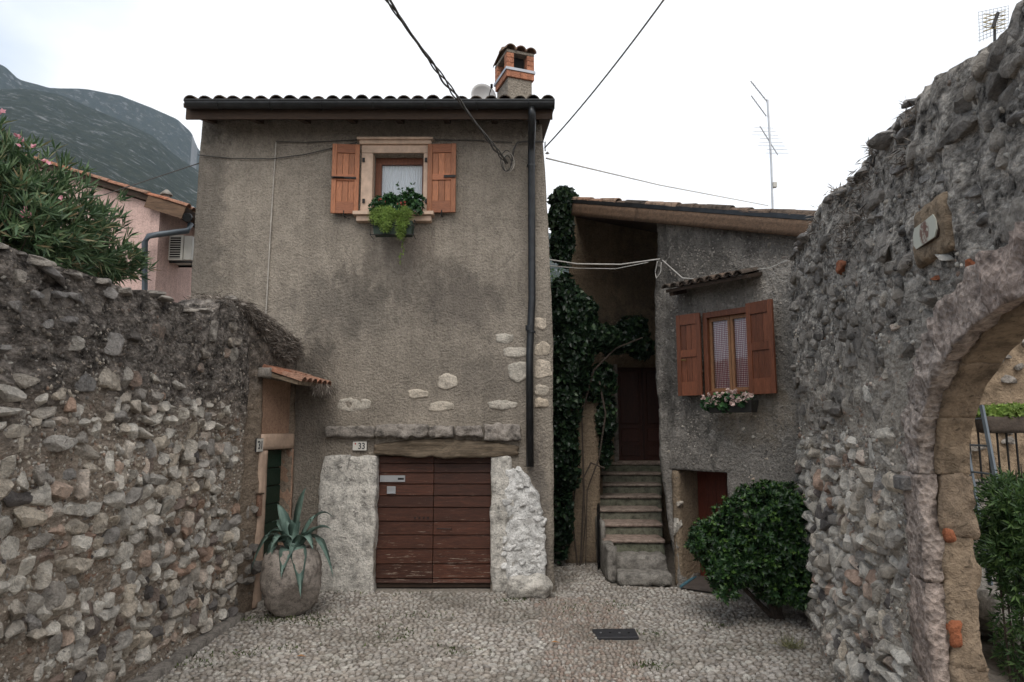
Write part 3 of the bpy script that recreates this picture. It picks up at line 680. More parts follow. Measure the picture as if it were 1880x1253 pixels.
# ================================================================== MAIN HOUSE
H = thing('old_house', 'tall brown rendered two storey house with orange shutters, a double plank door and number 33', 'house', (0, 9.6, 0))
wx0, wz0 = FM.pix(683, 392).x, FM.pix(730, 396).z; wx1, wz1 = FM.pix(778, 392).x, FM.pix(730, 283).z
dx0, dx1 = FM.pix(687, 1000).x, FM.pix(901, 1000).x; dz1 = FM.pix(800, 836).z
WT = 6.74
def keep(x, z): return ~(((x > wx0) & (x < wx1) & (z > wz0) & (z < wz1)) | ((x > dx0) & (x < dx1) & (z < dz1)))
xr = lambda z: np.interp(z, [0, 0.6, 3.4, 5, 6.7], [0.58, 0.57, 0.58, 0.53, 0.44])
def warp(X, Z):
    t = np.clip((X - 0.1) / 0.5, 0, 1); w_ = X + (xr(Z) - 0.6 + 0.008 * fb1(Z.ravel(), 3, 3).reshape(Z.shape)) * t
    t2 = np.clip((-3.8 - X) / 0.8, 0, 1); return w_ + t2 * (0.006 * Z + 0.01 * fb1(Z.ravel(), 8, 2).reshape(Z.shape)), Z
def disp(x, z): 
    P = np.stack([x, z, x * 0], 1)
    return 0.018 * fbm(P * 1.1, 2) + 0.006 * fbm(P * 6, 3)
V, Fc = slab_grid(lines(-4.62, 0.6, 0.06, (wx0, wx1, dx0, dx1)), lines(-0.1, WT, 0.06, (wz0, wz1, dz1)), keep, warp, disp, 0.40)
link('wall', mesh('wall', V, Fc, M['plaster'], smooth=False), H)
box('rear_wall', M['plaster'], H, -4.5, 0.4, 0.47, 4.2, 0, 6.7)
# eaves, gutter, roof
SL = R(16); RX0, RX1 = -4.62, 0.60
roof = MB().box(RX0, RX1, 0, 5.2, -0.06, 0.0).build('roof', M['soffit'], H)
roof.location = (0, -0.50, 6.72); roof.rotation_euler = (SL, 0, 0)
tm = tile_mesh(M['tile_old'], L=0.42, r0=0.098, r1=0.08)
nt_ = int((RX1 - RX0) / 0.2)
for r_ in range(2):
    for k in range(nt_):
        link('roof_tile', tm, roof, (RX0 + 0.12 + k * 0.2 + random.uniform(-.012, .012), -0.06 + r_ * 0.36 + random.uniform(-.015, .015), 0.008 + random.uniform(0, .012) + (0.01 if r_ else 0)), (random.uniform(-.02, .03), 0, random.uniform(-.03, .03)), (1, 1, random.uniform(.9, 1.1)))
mb = MB(); tv, tf = coppo(L=0.42, r0=0.098, r1=0.08, n=4)
for r_ in range(2, 14):
    for k in range(nt_): mb.add([(a + RX0 + 0.12 + k * 0.2, b - 0.06 + r_ * 0.36, c + 0.014) for a, b, c in tv], tf)
o = mb.build('roof_tiles', M['tile_old'], roof); o['kind'] = 'stuff'
gz_ = FM.pix(700, 197, -0.56).z; g0 = FM.pix(343, 197, -0.56).x; g1 = FM.pix(1018, 197, -0.56).x
def gutter(name, parent, x0, x1, yc, zc, r, mat):
    prof = [(math.cos(math.pi + a * math.pi / 8) * r, math.sin(math.pi + a * math.pi / 8) * r) for a in range(9)]
    prof2 = [(c * 0.93, s * 0.93) for c, s in prof][::-1]; pr = prof + prof2; n = len(pr); m = MB()
    v = [(x0, yc + a, zc + b) for a, b in pr] + [(x1, yc + a, zc + b) for a, b in pr]
    m.add(v, [(k, (k + 1) % n, n + (k + 1) % n, n + k) for k in range(n)])
    for xx in (x0, x1):   # end caps
        m.add([(xx, yc + a, zc + b) for a, b in prof], [tuple(range(9))])
    return m.build(name, mat, parent)
gut = gutter('gutter', H, g0, g1, -0.56, gz_ + 0.06, 0.085, M['gutter'])
MB().tube([(g0, -0.645, gz_ + 0.065), (g1, -0.645, gz_ + 0.065)], 0.012, 8).build('rim', M['gutter'], gut)
for k in range(7):
    xx = g0 + 0.45 + k * 0.72
    MB().tube([(xx, -0.56 + math.cos(math.pi + a * math.pi / 8) * 0.09, gz_ + 0.06 + math.sin(math.pi + a * math.pi / 8) * 0.09) for a in range(9)], 0.008, 6).build('gutter_strap', M['gutter'], gut)
box('fascia_board', M['soffit'], H, RX0 + 0.03, RX1 - 0.03, -0.47, -0.44, 6.50, 6.68)
for k in range(8):
    xx = RX0 + 0.18 + k * 0.69
    r = MB().hexa([(xx, -0.42, 6.52), (xx + .09, -0.42, 6.52), (xx + .09, 0.02, 6.65), (xx, 0.02, 6.65), (xx, -0.42, 6.66), (xx + .09, -0.42, 6.66), (xx + .09, 0.02, 6.78), (xx, 0.02, 6.78)]).build('rafter', M['soffit'], H)
px_ = FM.pix(976, 400, -0.09).x; pz = FM.pix(973, 857, -0.09).z; px2 = FM.pix(973, 857, -0.09).x
dp = MB().tube([(px_ - 0.01, -0.56, gz_ + 0.0), (px_, -0.55, gz_ - 0.10), (px_, -0.45, gz_ - 0.22), (px_, -0.16, gz_ - 0.36), (px_, -0.10, gz_ - 0.48), (px_, -0.09, 4.0), (px2, -0.09, 3.2), (px2, -0.09, pz)], 0.052, 14).build('downpipe', M['gutter'], H, smooth=True)
for py in (305, 610):
    q = FM.pix(975, py, -0.09); MB().tube([(q.x, -0.09, q.z - .012), (q.x, -0.09, q.z + .012)], 0.064, 14).build('pipe_bracket', M['gutter'], dp)
MB().tube([(px2, -0.09, 3.55), (px2, -0.09, 3.62)], 0.058, 14).build('pipe_joint', M['gutter'], dp)

# upper window: marble surround, recessed casement, curtain
def mbox(name, mat, a, b, y0, y1, parent=H, bevel=0.004, fr=FM, d=0.0):
    p, q = fr.pix(*a, d), fr.pix(*b, d); return box(name, mat, parent, p.x, q.x, y0, y1, p.z, q.z, bevel)
sur = mbox('window_surround', M['marble_trim'], (665, 283), (683, 393), -0.030, 0.1)
mbox('jamb', M['marble_trim'], (778.5, 283), (790, 393), -0.030, 0.1, sur)
mbox('lintel', M['marble_trim'], (665, 268.5), (790, 282.5), -0.032, 0.1, sur)
mbox('cornice', M['marble_trim'], (662, 261.5), (793, 268), -0.07, 0.05, sur)
mbox('cornice_top', M['marble_trim'], (658, 256.5), (796, 261), -0.10, 0.05, sur)
mbox('sill', M['marble_trim'], (652, 393.5), (798, 400), -0.16, 0.2, sur)
mbox('sill_moulding', M['marble_trim'], (657, 400.5), (793, 410), -0.11, 0.1, sur)
win = MB()
fz1 = wz1 - 0.02; a = wx0 + 0.004; b = wx1 - 0.004
win.box(a, a + 0.09, 0.16, 0.22, wz0, wz1 - 0.002).box(b - 0.05, b, 0.16, 0.22, wz0, wz1 - 0.002).box(a + .09, b - .05, 0.16, 0.22, wz1 - 0.10, wz1 - 0.002).box(a + .09, b - .05, 0.16, 0.22, wz0, wz0 + .05)
wn = win.build('window', M['frame1'], H)
box('pane', M['glass'], wn, a + .08, b - .04, 0.185, 0.19, wz0 + .04, wz1 - .09)
def curtain(name, mat, parent, x0, x1, yb, z0, z1, amp=0.012, nf=16):
    n = nf * 6; xs = np.linspace(x0, x1, n); v = []; 
    yv = yb + amp * np.sin(np.linspace(0, nf * 2 * math.pi, n) + 1.3 * np.sin(np.linspace(0, 9, n)))
    v = [(x, y_, z0) for x, y_ in zip(xs, yv)] + [(x, y_ , z1) for x, y_ in zip(xs, yv)]
    return link(name, mesh(name, v, [(k, k + 1, n + k + 1, n + k) for k in range(n - 1)], mat, smooth=True), parent)
curtain('curtain', M['curtain'], wn, a + .06, b - .03, 0.24, wz0, wz1 - 0.04)
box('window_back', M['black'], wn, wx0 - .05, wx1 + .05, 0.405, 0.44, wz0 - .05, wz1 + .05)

def shutter(parent, x0, x1, z0, z1, yb, m, mx_, bolt=None, t=0.035, slats=3, rot=0, hinge='l'):
    """frame of stiles and rails with boards between; returns the shutter object"""
    ox = x0 if hinge == 'l' else x1; W_ = x1 - x0; L0 = x0 - ox; L1 = x1 - ox
    sw = W_ * 0.17; h = z1 - z0
    s = MB().box(L0, L0 + sw, -t, 0, 0, h).box(L1 - sw, L1, -t, 0, 0, h).build('shutter', m, parent, bevel=0.003)
    s.location = (ox, yb, z0); s.rotation_euler = (0, 0, rot)
    zs = [(0, h * 0.17), (h * 0.47, h * 0.56), (h * 0.87, h)]
    for (a_, b_) in zs: box('rail', mx_, s, L0 + sw + .001, L1 - sw - .001, -t + 0.001, -.002, a_, b_, 0.003)
    for (a_, b_) in ((zs[0][1], zs[1][0]), (zs[1][1], zs[2][0])):
        wI = (L1 - L0 - 2 * sw) / slats
        for k in range(slats):
            xa = L0 + sw + k * wI
            box('board', m, s, xa + .002, xa + wI - .002, -t + 0.015, -.006, a_ + .001, b_ - .001, 0.003)
    return s
ls = FM.pix(612, 333); le = FM.pix(661, 333); zt = FM.pix(640, 270).z; zb = FM.pix(640, 396).z
s1 = shutter(H, ls.x, le.x, zb, zt, -0.05, M['shutter'], M['shutter_x'], hinge='r', rot=R(5))
hh = zt - zb
MB().box(-(le.x - ls.x), -0.04, -0.052, -0.037, hh * .495, hh * .52).build('bolt', M['iron'], s1)
MB().tube([(-(le.x - ls.x) + .03, -0.06, hh * .507), (-.2, -0.06, hh * .507)], 0.012, 8).build('bolt_rod', M['iron'], s1)
rs = FM.pix(786, 333); re_ = FM.pix(838, 333); zt2 = FM.pix(810, 269).z; zb2 = FM.pix(810, 394).z
s2 = shutter(H, rs.x, re_.x, zb2, zt2, -0.05, M['shutter'], M['shutter_x'], hinge='l', rot=R(-3))
W_ = re_.x - rs.x
MB().box(W_ - .17, W_, -0.052, -0.037, hh * .495, hh * .53).build('bolt', M['iron'], s2)
for (qx, qy) in ((669, 296), (669, 371), (783, 296), (783, 371)):
    q = FM.pix(qx, qy); box('hinge', M['iron'], sur, q.x - .02, q.x + .015, -0.05, -0.031, q.z - .03, q.z + .03)
for (qx, qy) in ((634, 397), (812, 396)):
    q = FM.pix(qx, qy); MB().tube([(q.x, 0.02, q.z - .02), (q.x, -0.1, q.z - .02), (q.x, -0.1, q.z + .05)], 0.008, 6).build('shutter_catch', M['iron'], H)

# double plank door
rows = [838, 851, 868.5, 889, 910.6, 931.8, 957.5, 982.5, 1008, 1035.5, 1062.6, 1071]
seam = FM.pix(793, 1000).x
DY = 0.13
dr = MB().box(dx0 + .004, dx1 - .004, DY + .03, DY + .06, 0.01, dz1 - .004).build('door', M['soffit'], H)
for li, (xa, xb) in enumerate(((dx0 + .004, seam - .004), (seam + .004, dx1 - .004))):
    for k in range(len(rows) - 1):
        za = FM.pix(793, rows[k + 1], DY).z + .0045; zb_ = FM.pix(793, rows[k], DY).z - .0045
        if zb_ > dz1: zb_ = dz1 - .006
        if zb_ - za < .02: continue
        t = random.uniform(0, .004)
        v = [(xa, DY - .004 - t, za), (xb, DY - .004 - t, za), (xb, DY + .028, za), (xa, DY + .028, za), (xa, DY + .008 - t, zb_), (xb, DY + .008 - t, zb_), (xb, DY + .028, zb_), (xa, DY + .028, zb_)]
        MB().hexa(v).build('plank', M['door'], dr, bevel=0.004)
sl_ = mbox('letter_slot', M['steel'], (698, 873), (744, 885), DY - .022, DY - .006, dr, 0.002, d=DY)
mbox('slot_window', M['black'], (731, 877.5), (742, 881), DY - .024, DY - .0225, sl_, 0, d=DY)
sl_ = mbox('latch_plate', M['steel'], (711, 893), (727, 907), DY - .026, DY - .006, dr, 0.003, d=DY)
mbox('latch_lip', M['zinc'], (713, 903), (725, 905), DY - .034, DY - .0265, sl_, 0, d=DY)
q0 = FM.pix(803, 970, DY); q1 = FM.pix(829, 971, DY)
MB().tube([(q0.x, DY - .004, q0.z), (q0.x, DY - .035, q0.z), (q1.x, DY - .035, q1.z), (q1.x, DY - .004, q1.z)], 0.006, 6).build('handle', M['iron'], dr)
for k in range(4):
    q = FM.pix(762 + k * 8, 951, DY); MB().tube([(q.x, DY - .004, q.z), (q.x, DY - .02, q.z)], 0.012, 8).build('bolt_head', M['iron'], dr)
box('dark_backing', M['black'], H, dx0 - .01, dx1 + .01, DY + .065, 0.5, -0.05, dz1 + .02)  # black box filling the opening behind the door, in place of a dark interior
def rough_px(name, mat, a, b, y0, y1, res=0.05, amp=0.012, seed=0, fs=6.0, parent=H, inflate=0.12, fr=FM, warp=None):
    p, q = fr.pix(*a), fr.pix(*b); return rough(name, mat, parent, p.x, q.x, y0, y1, p.z, q.z, res, amp, seed, fs, inflate, warp)
for k, (a_, b_, dd) in enumerate((((600, 783), (688, 803), .10), ((691, 780), (787, 803), .14), ((789.5, 782), (835, 802), .13), ((838, 783), (886, 802), .13), ((890, 779), (955, 809), .11))):
    rough_px('ledge_stone', M['ledge_stone'], a_, b_, -dd, 0.06, 0.022, 0.030, 10 + k, 8, inflate=0.14)
def beamwarp(v):
    x = v[:, 0]; u = (x - x.min()) / (x.max() - x.min()); v = v.copy()
    zc = (v[:, 2].max() + v[:, 2].min()) / 2
    v[:, 2] = zc + (v[:, 2] - zc) * (0.45 + 0.6 * np.sin(np.clip(u, 0, 1) * math.pi) ** 0.7) + 0.028 * np.sin(u * 2.7 + 0.5) - 0.015
    v[:, 1] -= 0.02 * np.sin(u * 3) + .02 * fbm(np.stack([v[:, 0] * 1.2, v[:, 2] * 16, u * 0], 1), 3)
    return v
rough_px('lintel_beam', M['old_beam'], (688, 808), (952, 842), -0.045, 0.10, 0.024, 0.030, 21, 5, inflate=.2, warp=beamwarp)
def jambwarp_l(v):
    v = v.copy(); z = v[:, 2]; e = (v[:, 0] < (v[:, 0].min() + v[:, 0].max()) / 2)
    v[:, 0] += e * (0.035 * fb1(z, 4.4, 1.6)); t = np.clip((z - 1.55) / .25, 0, 1); v[:, 0] += e * t * 0.06; return v
rough_px('jamb_slab', M['jamb_stone'], (588, 838), (686.3, 1090), -0.060, 0.20, 0.03, 0.03, 31, 3.0, inflate=0.07, warp=jambwarp_l)
def jambwarp_r(v):
    v = v.copy(); z = v[:, 2]; xm = v[:, 0].min(); t = (v[:, 0] - xm) / (v[:, 0].max() - xm)
    v[:, 0] = xm + (v[:, 0] - xm) * np.interp(z, [0, 0.9, 1.45, 1.8], [1.0, .95, .9, .78]) + t * 0.03 * fb1(z, 2.2, 3); return v
rough_px('jamb_slab', M['jamb_stone'], (902, 838), (945, 1090), -0.045, 0.20, 0.035, 0.03, 37, 4, inflate=0.08, warp=jambwarp_r)
def whitewarp(v):
    v = v.copy(); z = v[:, 2]; xm, xM = v[:, 0].min(), v[:, 0].max(); t = (v[:, 0] - xm) / (xM - xm); zt = v[:, 2].max()
    wd = np.interp(zt - z, [0, .12, .35, .7, 1.1, 2], [.40, .62, .86, .97, 1.0, 1.0]); v[:, 0] = xm + (xM - xm) * t * wd + t * .03 * fb1(z, 1.2, 5); v[:, 1] -= .03 * fbm(np.stack([v[:, 0] * 5, z * 9, z * 0 + 4], 1), 3) * (v[:, 1] < .05); return v
rough_px('white_render', M['white_rubble'], (930, 862), (1001, 1076), -0.055, 0.10, 0.022, 0.035, 41, 9, inflate=0.10, warp=whitewarp)
# whitewashed rubble at the corner, narrowing upwards: stones of its own
for k in range(46):
    py = random.uniform(868, 1068); t = (py - 868) / 200; x1_ = 962 + 38 * min(1, t * 2.4) ** 0.8
    x0_ = 928 - 0 * t; px = random.uniform(x0_ + 5, max(x0_ + 12, x1_ - 9)); q = FM.pix(px, py)
    link('white_stone', SHW[k % 6] if 'SHW' in globals() else None, H) if False else None
mw = [mesh('white_stone', v, f, M['white_rubble'], smooth=True) for v, f in SH[:8]]
py = 866
while py < 1072:
    t = (py - 866) / 206; x1_ = 960 + 38 * min(1, t * 2.2) ** 0.8; px = 922 + random.uniform(-4, 4); hp = random.uniform(11, 17)
    while px < x1_ - 3 and True:
        wp = min(random.uniform(12, 26), max(8, x1_ - px)); q = FM.pix(px + wp / 2, py + random.uniform(-2, 2)); sc_ = 9.6 / 1285
        if random.random() < .55: link('white_stone', random.choice(mw), H, (q.x, -0.03, q.z), (random.uniform(-.15, .15), random.uniform(-.35, .35), random.uniform(-.1, .1)), (wp * sc_ * .70, random.uniform(.035, .06), hp * sc_ * .60))
        px += wp * 0.93
    py += hp * 0.92
# bare stones showing through the render
def stonewarp(v):
    v = v.copy(); c = v.mean(0); q = np.stack([v[:, 0] * 4, v[:, 0] * 0 + 1.7, v[:, 2] * 4], 1); L = (v[:, 0].max() - v[:, 0].min())
    s_ = 1 + .35 * fbm(q + 9, 2); t = np.abs(v[:, 0] - c[0]) / L * 2
    v[:, 2] = c[2] + (v[:, 2] - c[2]) * s_ * (1.12 - .45 * t ** 2); v[:, 0] = c[0] + (v[:, 0] - c[0]) * (1.05 + .2 * fbm(q + 4, 2)); return v
mc = [mesh('bare_stone', v, f, M['cream_stone'], smooth=True) for v, f in SH[:8]]
for (x0_, y0_, x1_, y1_) in ((622, 731, 677, 754), (750, 716, 785, 732), (806, 688, 839, 712), (787, 738, 836, 757), (899, 736, 950, 752), (911, 613, 945, 629), (926, 638, 966, 657), (934, 664, 972, 698), (982, 664, 1012, 696), (980, 583, 1004, 604), (980, 630, 1010, 655), (980, 708, 1008, 728), (980, 731, 1008, 751)):
    a_, b_ = FM.pix(x0_, y0_), FM.pix(x1_, y1_)
    big = x0_ > 925 and y0_ > 660
    rough('bare_stone', M['cream_stone'], H, a_.x, b_.x, -0.016 - .012 * big, .06, b_.z, a_.z, .018, .014, int(x0_), 9, .25, warp=stonewarp)
# chimney
CH = Frame(0.035, 10.33, R(20))
chim = empty('chimney', (0.035, 0.73, 6.9), R(20), H)
hw, hd = 0.20, 0.26; zb_ = -6.9
def cz(py): return atY(940, py, 10.2).z - 6.9
def cbox(name, mat, *a, **k): return box(name, mat, chim, *a, **k)
cbox('shaft', M['plaster'], -hw, hw, -hd, hd, -0.2, cz(153))
zz = cz(152.5)
for k in range(2):
    cbox('brick', M['brick'], -hw - .03 + k * .232, -hw - .03 + k * .232 + .228, -hd - .03, -hd + .09, zz, cz(141), bevel=.004)
    cbox('brick', M['brick'], -hw - .03, -hw + .08, -hd + .095 + k * .22, -hd + .095 + k * .22 + .215, zz, cz(141), bevel=.004)
    cbox('brick', M['brick'], hw - .08, hw + .03, -hd + .095 + k * .22, -hd + .095 + k * .22 + .215, zz, cz(141), bevel=.004)
cbox('flashing', M['zinc'], -hw - .045, hw + .045, -hd - .045, hd + .045, cz(140.7), cz(136))
z0_ = cz(135.7); bh = (cz(109) - z0_) / 3
for k in range(3):
    for (xa, xb) in ((-hw - .03, -hw + .09), (hw - .09, hw + .03)):
        for (ya, yb) in ((-hd - .03, -hd + .09), (hd - .1, hd + .03)):
            cbox('brick', M['brick'], xa, xb, ya, yb, z0_ + k * bh + .002, z0_ + (k + 1) * bh - .003, bevel=.004)
cbox('flue', M['black'], -hw + .1, hw - .1, -hd + .1, hd - .1, z0_, cz(109))
cbox('cap_slab', M['plaster'], -hw - .03, hw + .03, -hd - .03, hd + .03, cz(108.6), cz(104))
tmc = tile_mesh(M['tile'], L=0.40, r0=0.09, r1=0.075)
for k in range(3):
    for sgn in (1,):
        link('cap_tile', tmc, chim, (-0.17 + k * .17, -hd - .06, cz(104)), (R(18), 0, 0), (1, 1.0, 1))
        link('cap_tile', tmc, chim, (-0.17 + k * .17, hd + .06, cz(104)), (R(18), 0, R(180)), (1, 1.0, 1))

# ================================================================== LEFT GARDEN WALL
LW = thing('left_garden_wall', 'long rubble garden wall along the left of the lane, pale stones below and dark lichen above', 'stone wall', (FL.o.x, FL.o.y, 0), FL.th)
LTOP = 3.42
tops = [FL.pix(px, py) for px, py in ((2, 450), (100, 487), (200, 517), (300, 545), (345, 568), (388, 582), (393, 574), (402, 560), (418, 550), (437, 552))]
tx = [1.0] + [p.x for p in tops]; tz = [3.4] + [p.z for p in tops]
def ltop(x): return np.interp(x, tx, tz) + 0.03 * fb1(np.ravel(x), 5, 3).reshape(np.shape(x))
def warp(X, Z): return X, np.where(Z > 2.4, 2.4 + (Z - 2.4) / (LTOP - 2.4) * (ltop(X) - 2.4), Z)
def disp(x, z):
    P = np.stack([x, z, x * 0 + 3], 1)
    return 0.045 * fbm(P * 1.2, 2) + 0.03 * fbm(P * 5.5, 4) + 0.008 * fbm(P * 22, 2) - 0.02 * np.clip(z - 3.1, 0, 1)
V, Fc = slab_grid(lines(0.2, 8.28, 0.032), lines(-0.1, LTOP, 0.032), lambda x, z: x > -9, warp, disp, 0.48, back=True)
link('mortar', mesh('mortar', V, Fc, M['mortar_left'], smooth=True), LW)
def wall_spots(x0, x1, z0, ztop, dens, rows_h=(0.095, 0.16), wr=(0.09, 0.24), proud=0.5, blocked=None, dispf=None):
    out_ = []; z = z0
    while z < 3.9:
        hc = random.uniform(*rows_h); x = x0 + random.uniform(0, .1)
        while x < x1:
            wd = random.uniform(*wr) * random.choice((0.55, 0.9, 1, 1.2)) * (.7 + 2.2 * hc); hh_ = hc * random.uniform(.55, 1.12); d_ = dens(x, z)
            zc = z + hc / 2 + random.uniform(-.25, .25) * hc + 0.05 * math.sin(x * 1.3)
            top = float(np.ravel(ztop(np.array([x])))[0]) - 0.06
            if random.random() < d_ and not (blocked and blocked(x + wd / 2, zc, wd, hh_)) and zc < top:
                dd = random.uniform(.06, .095)
                fd = float(dispf(np.array([x + wd / 2]), np.array([zc]))[0])
                out_.append((x + wd / 2, -fd + dd * random.uniform(-.12, .4), zc, wd * .70, dd, hh_ * .72, random.uniform(-.15, .15), random.uniform(-.16, .16), random.uniform(-.2, .2)))
            for rr in range(2):
                if random.random() < .42 * d_ and zc < top:
                    xx_ = x + random.uniform(0, wd); zz_ = z + random.choice((0, hc)) + random.uniform(-.01, .01)
                    if not (blocked and blocked(xx_, zz_, .03, .03)):
                        fd = float(dispf(np.array([xx_]), np.array([zz_]))[0])
                        out_.append((xx_, -fd + .012, zz_, random.uniform(.015, .04), .028, random.uniform(.012, .026), 0, random.uniform(-.6, .6), 0))
            x += wd * random.uniform(.96, 1.10)
        z += hc * .94
    return out_
big_left = [(214, 630, 38, 50, 0), (100, 505, 60, 20, .35), (130, 590, 40, 25, 0), (155, 700, 42, 38, 0), (85, 598, 28, 26, 0), (105, 540, 24, 16, 0), (62, 540, 22, 18, .3), (205, 540, 24, 26, .2), (28, 560, 26, 22, .4), (8, 640, 20, 18, 0), (140, 545, 30, 16, .2)]
bl = []
for px, py, wp, hp, an in big_left:
    q = FL.pix(px, py); dist = q.x; a_ = FL.pix(px - wp / 2, py); b_ = FL.pix(px + wp / 2, py); c_ = FL.pix(px, py - hp); 
    bl.append((q.x, q.z, abs(b_.x - a_.x), abs(c_.z - q.z) * 1.0, an))
def blk(x, z, w_, h_): return any(abs(x - b[0]) < (b[2] + w_) * .5 and abs(z - b[1]) < (b[3] + h_) * .6 for b in bl)
def dens_l(x, z):
    n = float(fb1(x * 1.7 + z * 3.1, 2)[0]); lim = 2.45 + 0.15 * n
    if z > lim: return 0.14 if z < 3.0 else 0.08
    m_ = float(fbm(np.array([[x * .9, z * 1.4, 3.3]]), 3)[0])
    return (0.97 if z < 2.0 else 0.75) - (0.5 if m_ > .30 else 0.0)
sp = wall_spots(2.4, 8.15, 0.1, ltop, dens_l, blocked=blk, dispf=disp)
def key_for(fr):
    def k(s):
        Wp = fr.W(s[0], s[1], s[2]); return shown((Wp.x, Wp.y, Wp.z, s[3], s[5]))
    return k
sp.sort(key=key_for(FL), reverse=True)
ml = stone_meshes('stone', M['stone_left'])
single_stones('stone', sp[:285], ml, LW); joined_stones('small_stones', sp[285:], SHL, M['stone_left'], LW)
def grit(parent, n, x0, x1, z0, topf, dispf, mat, bad=lambda x, z: False, sz=(.006, .018)):
    xs = rng.uniform(x0, x1, n); tp = topf(xs); zs = z0 + rng.random(n) * (tp - z0 - .03); fd = dispf(xs, zs); out_ = []
    for x, z, d in zip(xs, zs, fd):
        if not bad(x, z): s = random.uniform(*sz); out_.append((x, -d + .002, z, s * random.uniform(1, 1.8), s, s * random.uniform(.7, 1.2), random.random() * 3, random.random() * 3, random.random() * 3))
    joined_stones('grit', out_, GR, mat, parent)
GR = [stone_shape(1, 500 + i, k=3, cuts=4, amp=.1) for i in range(6)]
grit(LW, 7000, 2.6, 8.2, 0.05, ltop, disp, M['stone_left'], lambda x, z: z > 2.3 and random.random() < .6)
ms_ = stone_meshes('slate', M['stone_slate'], SH[:6])
for k, (x, z, w_, h_, an) in enumerate(bl):
    mm_ = random.choice(ms_)
    o = link('stone', mm_, LW, (x, 0.0, z), (0, an, 0), (w_ * .55, 0.055, h_ * .55)); o['label'] = 'large flat grey stone'
# coping lumps along the crest
cops = []
x = 1.0
while x < 8.1:
    wd = random.uniform(.10, .34); z = float(ltop(np.array([x + wd / 2]))[0])
    cops.append((x + wd / 2, random.uniform(.02, .14), z - random.uniform(.0, .05), wd * .5, random.uniform(.10, .2), random.uniform(.03, .055), random.uniform(-.15, .15), random.uniform(-.12, .12), random.uniform(-.3, .3))); x += wd * random.uniform(.9, 1.25)
single_stones('coping_stone', cops, stone_meshes('coping_stone', M['stone_dull'], SH[:6]), LW)

# wall with the green door (number 31)
PWL = thing('porch_wall', 'old rendered wall with the green door, between the rubble wall and the house', 'wall', (FB.o.x, FB.o.y, 0), FB.th)
nx0, nz1 = FB.pix(480, 800).x, FB.pix(500, 697).z; nx1 = FB.pix(536, 800).x
pt = [FB.pix(px, py) for px, py in ((425, 572), (450, 560), (480, 585), (530, 605))]
PT = 3.6
pt = [FB.pix(px, py) for px, py in ((441, 553), (455, 562), (480, 582), (505, 598), (535, 622))]
def ptop(x): return np.interp(x, [p.x for p in pt], [p.z for p in pt]) + 0.03 * fb1(np.ravel(x), 7, 3).reshape(np.shape(x))
def pwarp(X, Z): return X, np.where(Z > nz1, nz1 + (Z - nz1) / (PT - nz1) * (ptop(X) - nz1), Z)
def pdisp(x, z):
    P = np.stack([x, z, x * 0 + 7], 1); return 0.02 * fbm(P * 1.5, 2) + 0.012 * fbm(P * 7, 3)
V, Fc = slab_grid(lines(-0.02, 1.42, 0.04, (nx0, nx1)), lines(-0.1, PT, 0.04, (nz1,)), lambda x, z: ~((x > nx0) & (x < nx1) & (z < nz1)), pwarp, pdisp, 0.46)
link('render', mesh('render', V, Fc, M['porch_wall'], smooth=True), PWL)
lz1, lz0 = FB.pix(510, 795).z, FB.pix(510, 825).z
box('niche', M['niche_plaster'], PWL, nx0 - .02, nx1 + .02, 0.05, 0.3, lz1 - .01, nz1 + .02)
rough('door_lintel', M['marble_trim'], PWL, nx0 - .01, nx1 + .03, -0.03, 0.42, lz0, lz1 - .012, 0.05, 0.004, 2, 8, .04)
jl = FB.pix(485.5, 900).x; jr = FB.pix(532, 900).x
rough('door_jamb', M['marble_trim'], PWL, nx0 - .03, jl, -0.03, 0.42, 0.0, lz0 - .004, 0.06, 0.004, 3, 8, .04)
rough('door_jamb', M['niche_plaster'], PWL, jr, nx1 + .03, -0.025, 0.42, 0.0, lz0 - .004, 0.06, 0.004, 4, 8, .04)
gd = box('green_door', M['soffit'], PWL, jl + .001, jr - .001, 0.17, 0.21, 0.0, lz0 - .006)
for k in range(8):
    h_ = (lz0 - .02) / 8; box('board', M['door_green'], gd, jl + .002, jr - .002, 0.14, 0.169, k * h_ + .01, (k + 1) * h_ - .002, 0.004)
rough('door_step', M['step_low'], PWL, jl - .1, jr + .1, -0.1, 0.34, -0.05, 0.06, 0.06, 0.01, 5)
# little roof over the green door
c0 = FB.pix(482, 690, -0.02); c1 = FB.pix(586, 716, -0.48)
cxa, cxb = nx0 - .06, nx1 + .10
slope = math.atan2(0.14, 0.5)
zc0 = nz1 + 0.10
can = MB().box(cxa, cxb, -0.52, 0.02, -0.05, 0.0).build('canopy', M['old_beam'], PWL); can.location = (0, 0, zc0); can.rotation_euler = (slope, 0, 0)
tmo = tile_mesh(M['tile_orange'], L=0.36, r0=0.075, r1=0.062)
for r_ in range(2):
    for k in range(6):
        link('roof_tile', tmo, can, (cxa + .05 + k * .15, -0.57 + r_ * .29, 0.004 + r_ * .01), (R(2), 0, random.uniform(-.05, .05)))
        if k < 5: link('roof_tile', tmo, can, (cxa + .125 + k * .15, -0.54 + r_ * .29, 0.062), (0, R(180), random.uniform(-.04, .04)), (1, 1, .7))
rough('bracket_stone', M['stone_dull'], PWL, nx0 - .16, nx0 + .12, -0.14, 0.02, zc0 - .10, zc0 + .03, 0.03, 0.02, 8)
sp2 = wall_spots(0.02, nx0 - .12, 0.1, lambda x: np.array([1.3]), lambda x, z: .55 if z < 1.2 else 0, dispf=pdisp)
single_stones('stone', sp2, stone_meshes('stone', M['stone_dull'], SH[:5]), PWL)

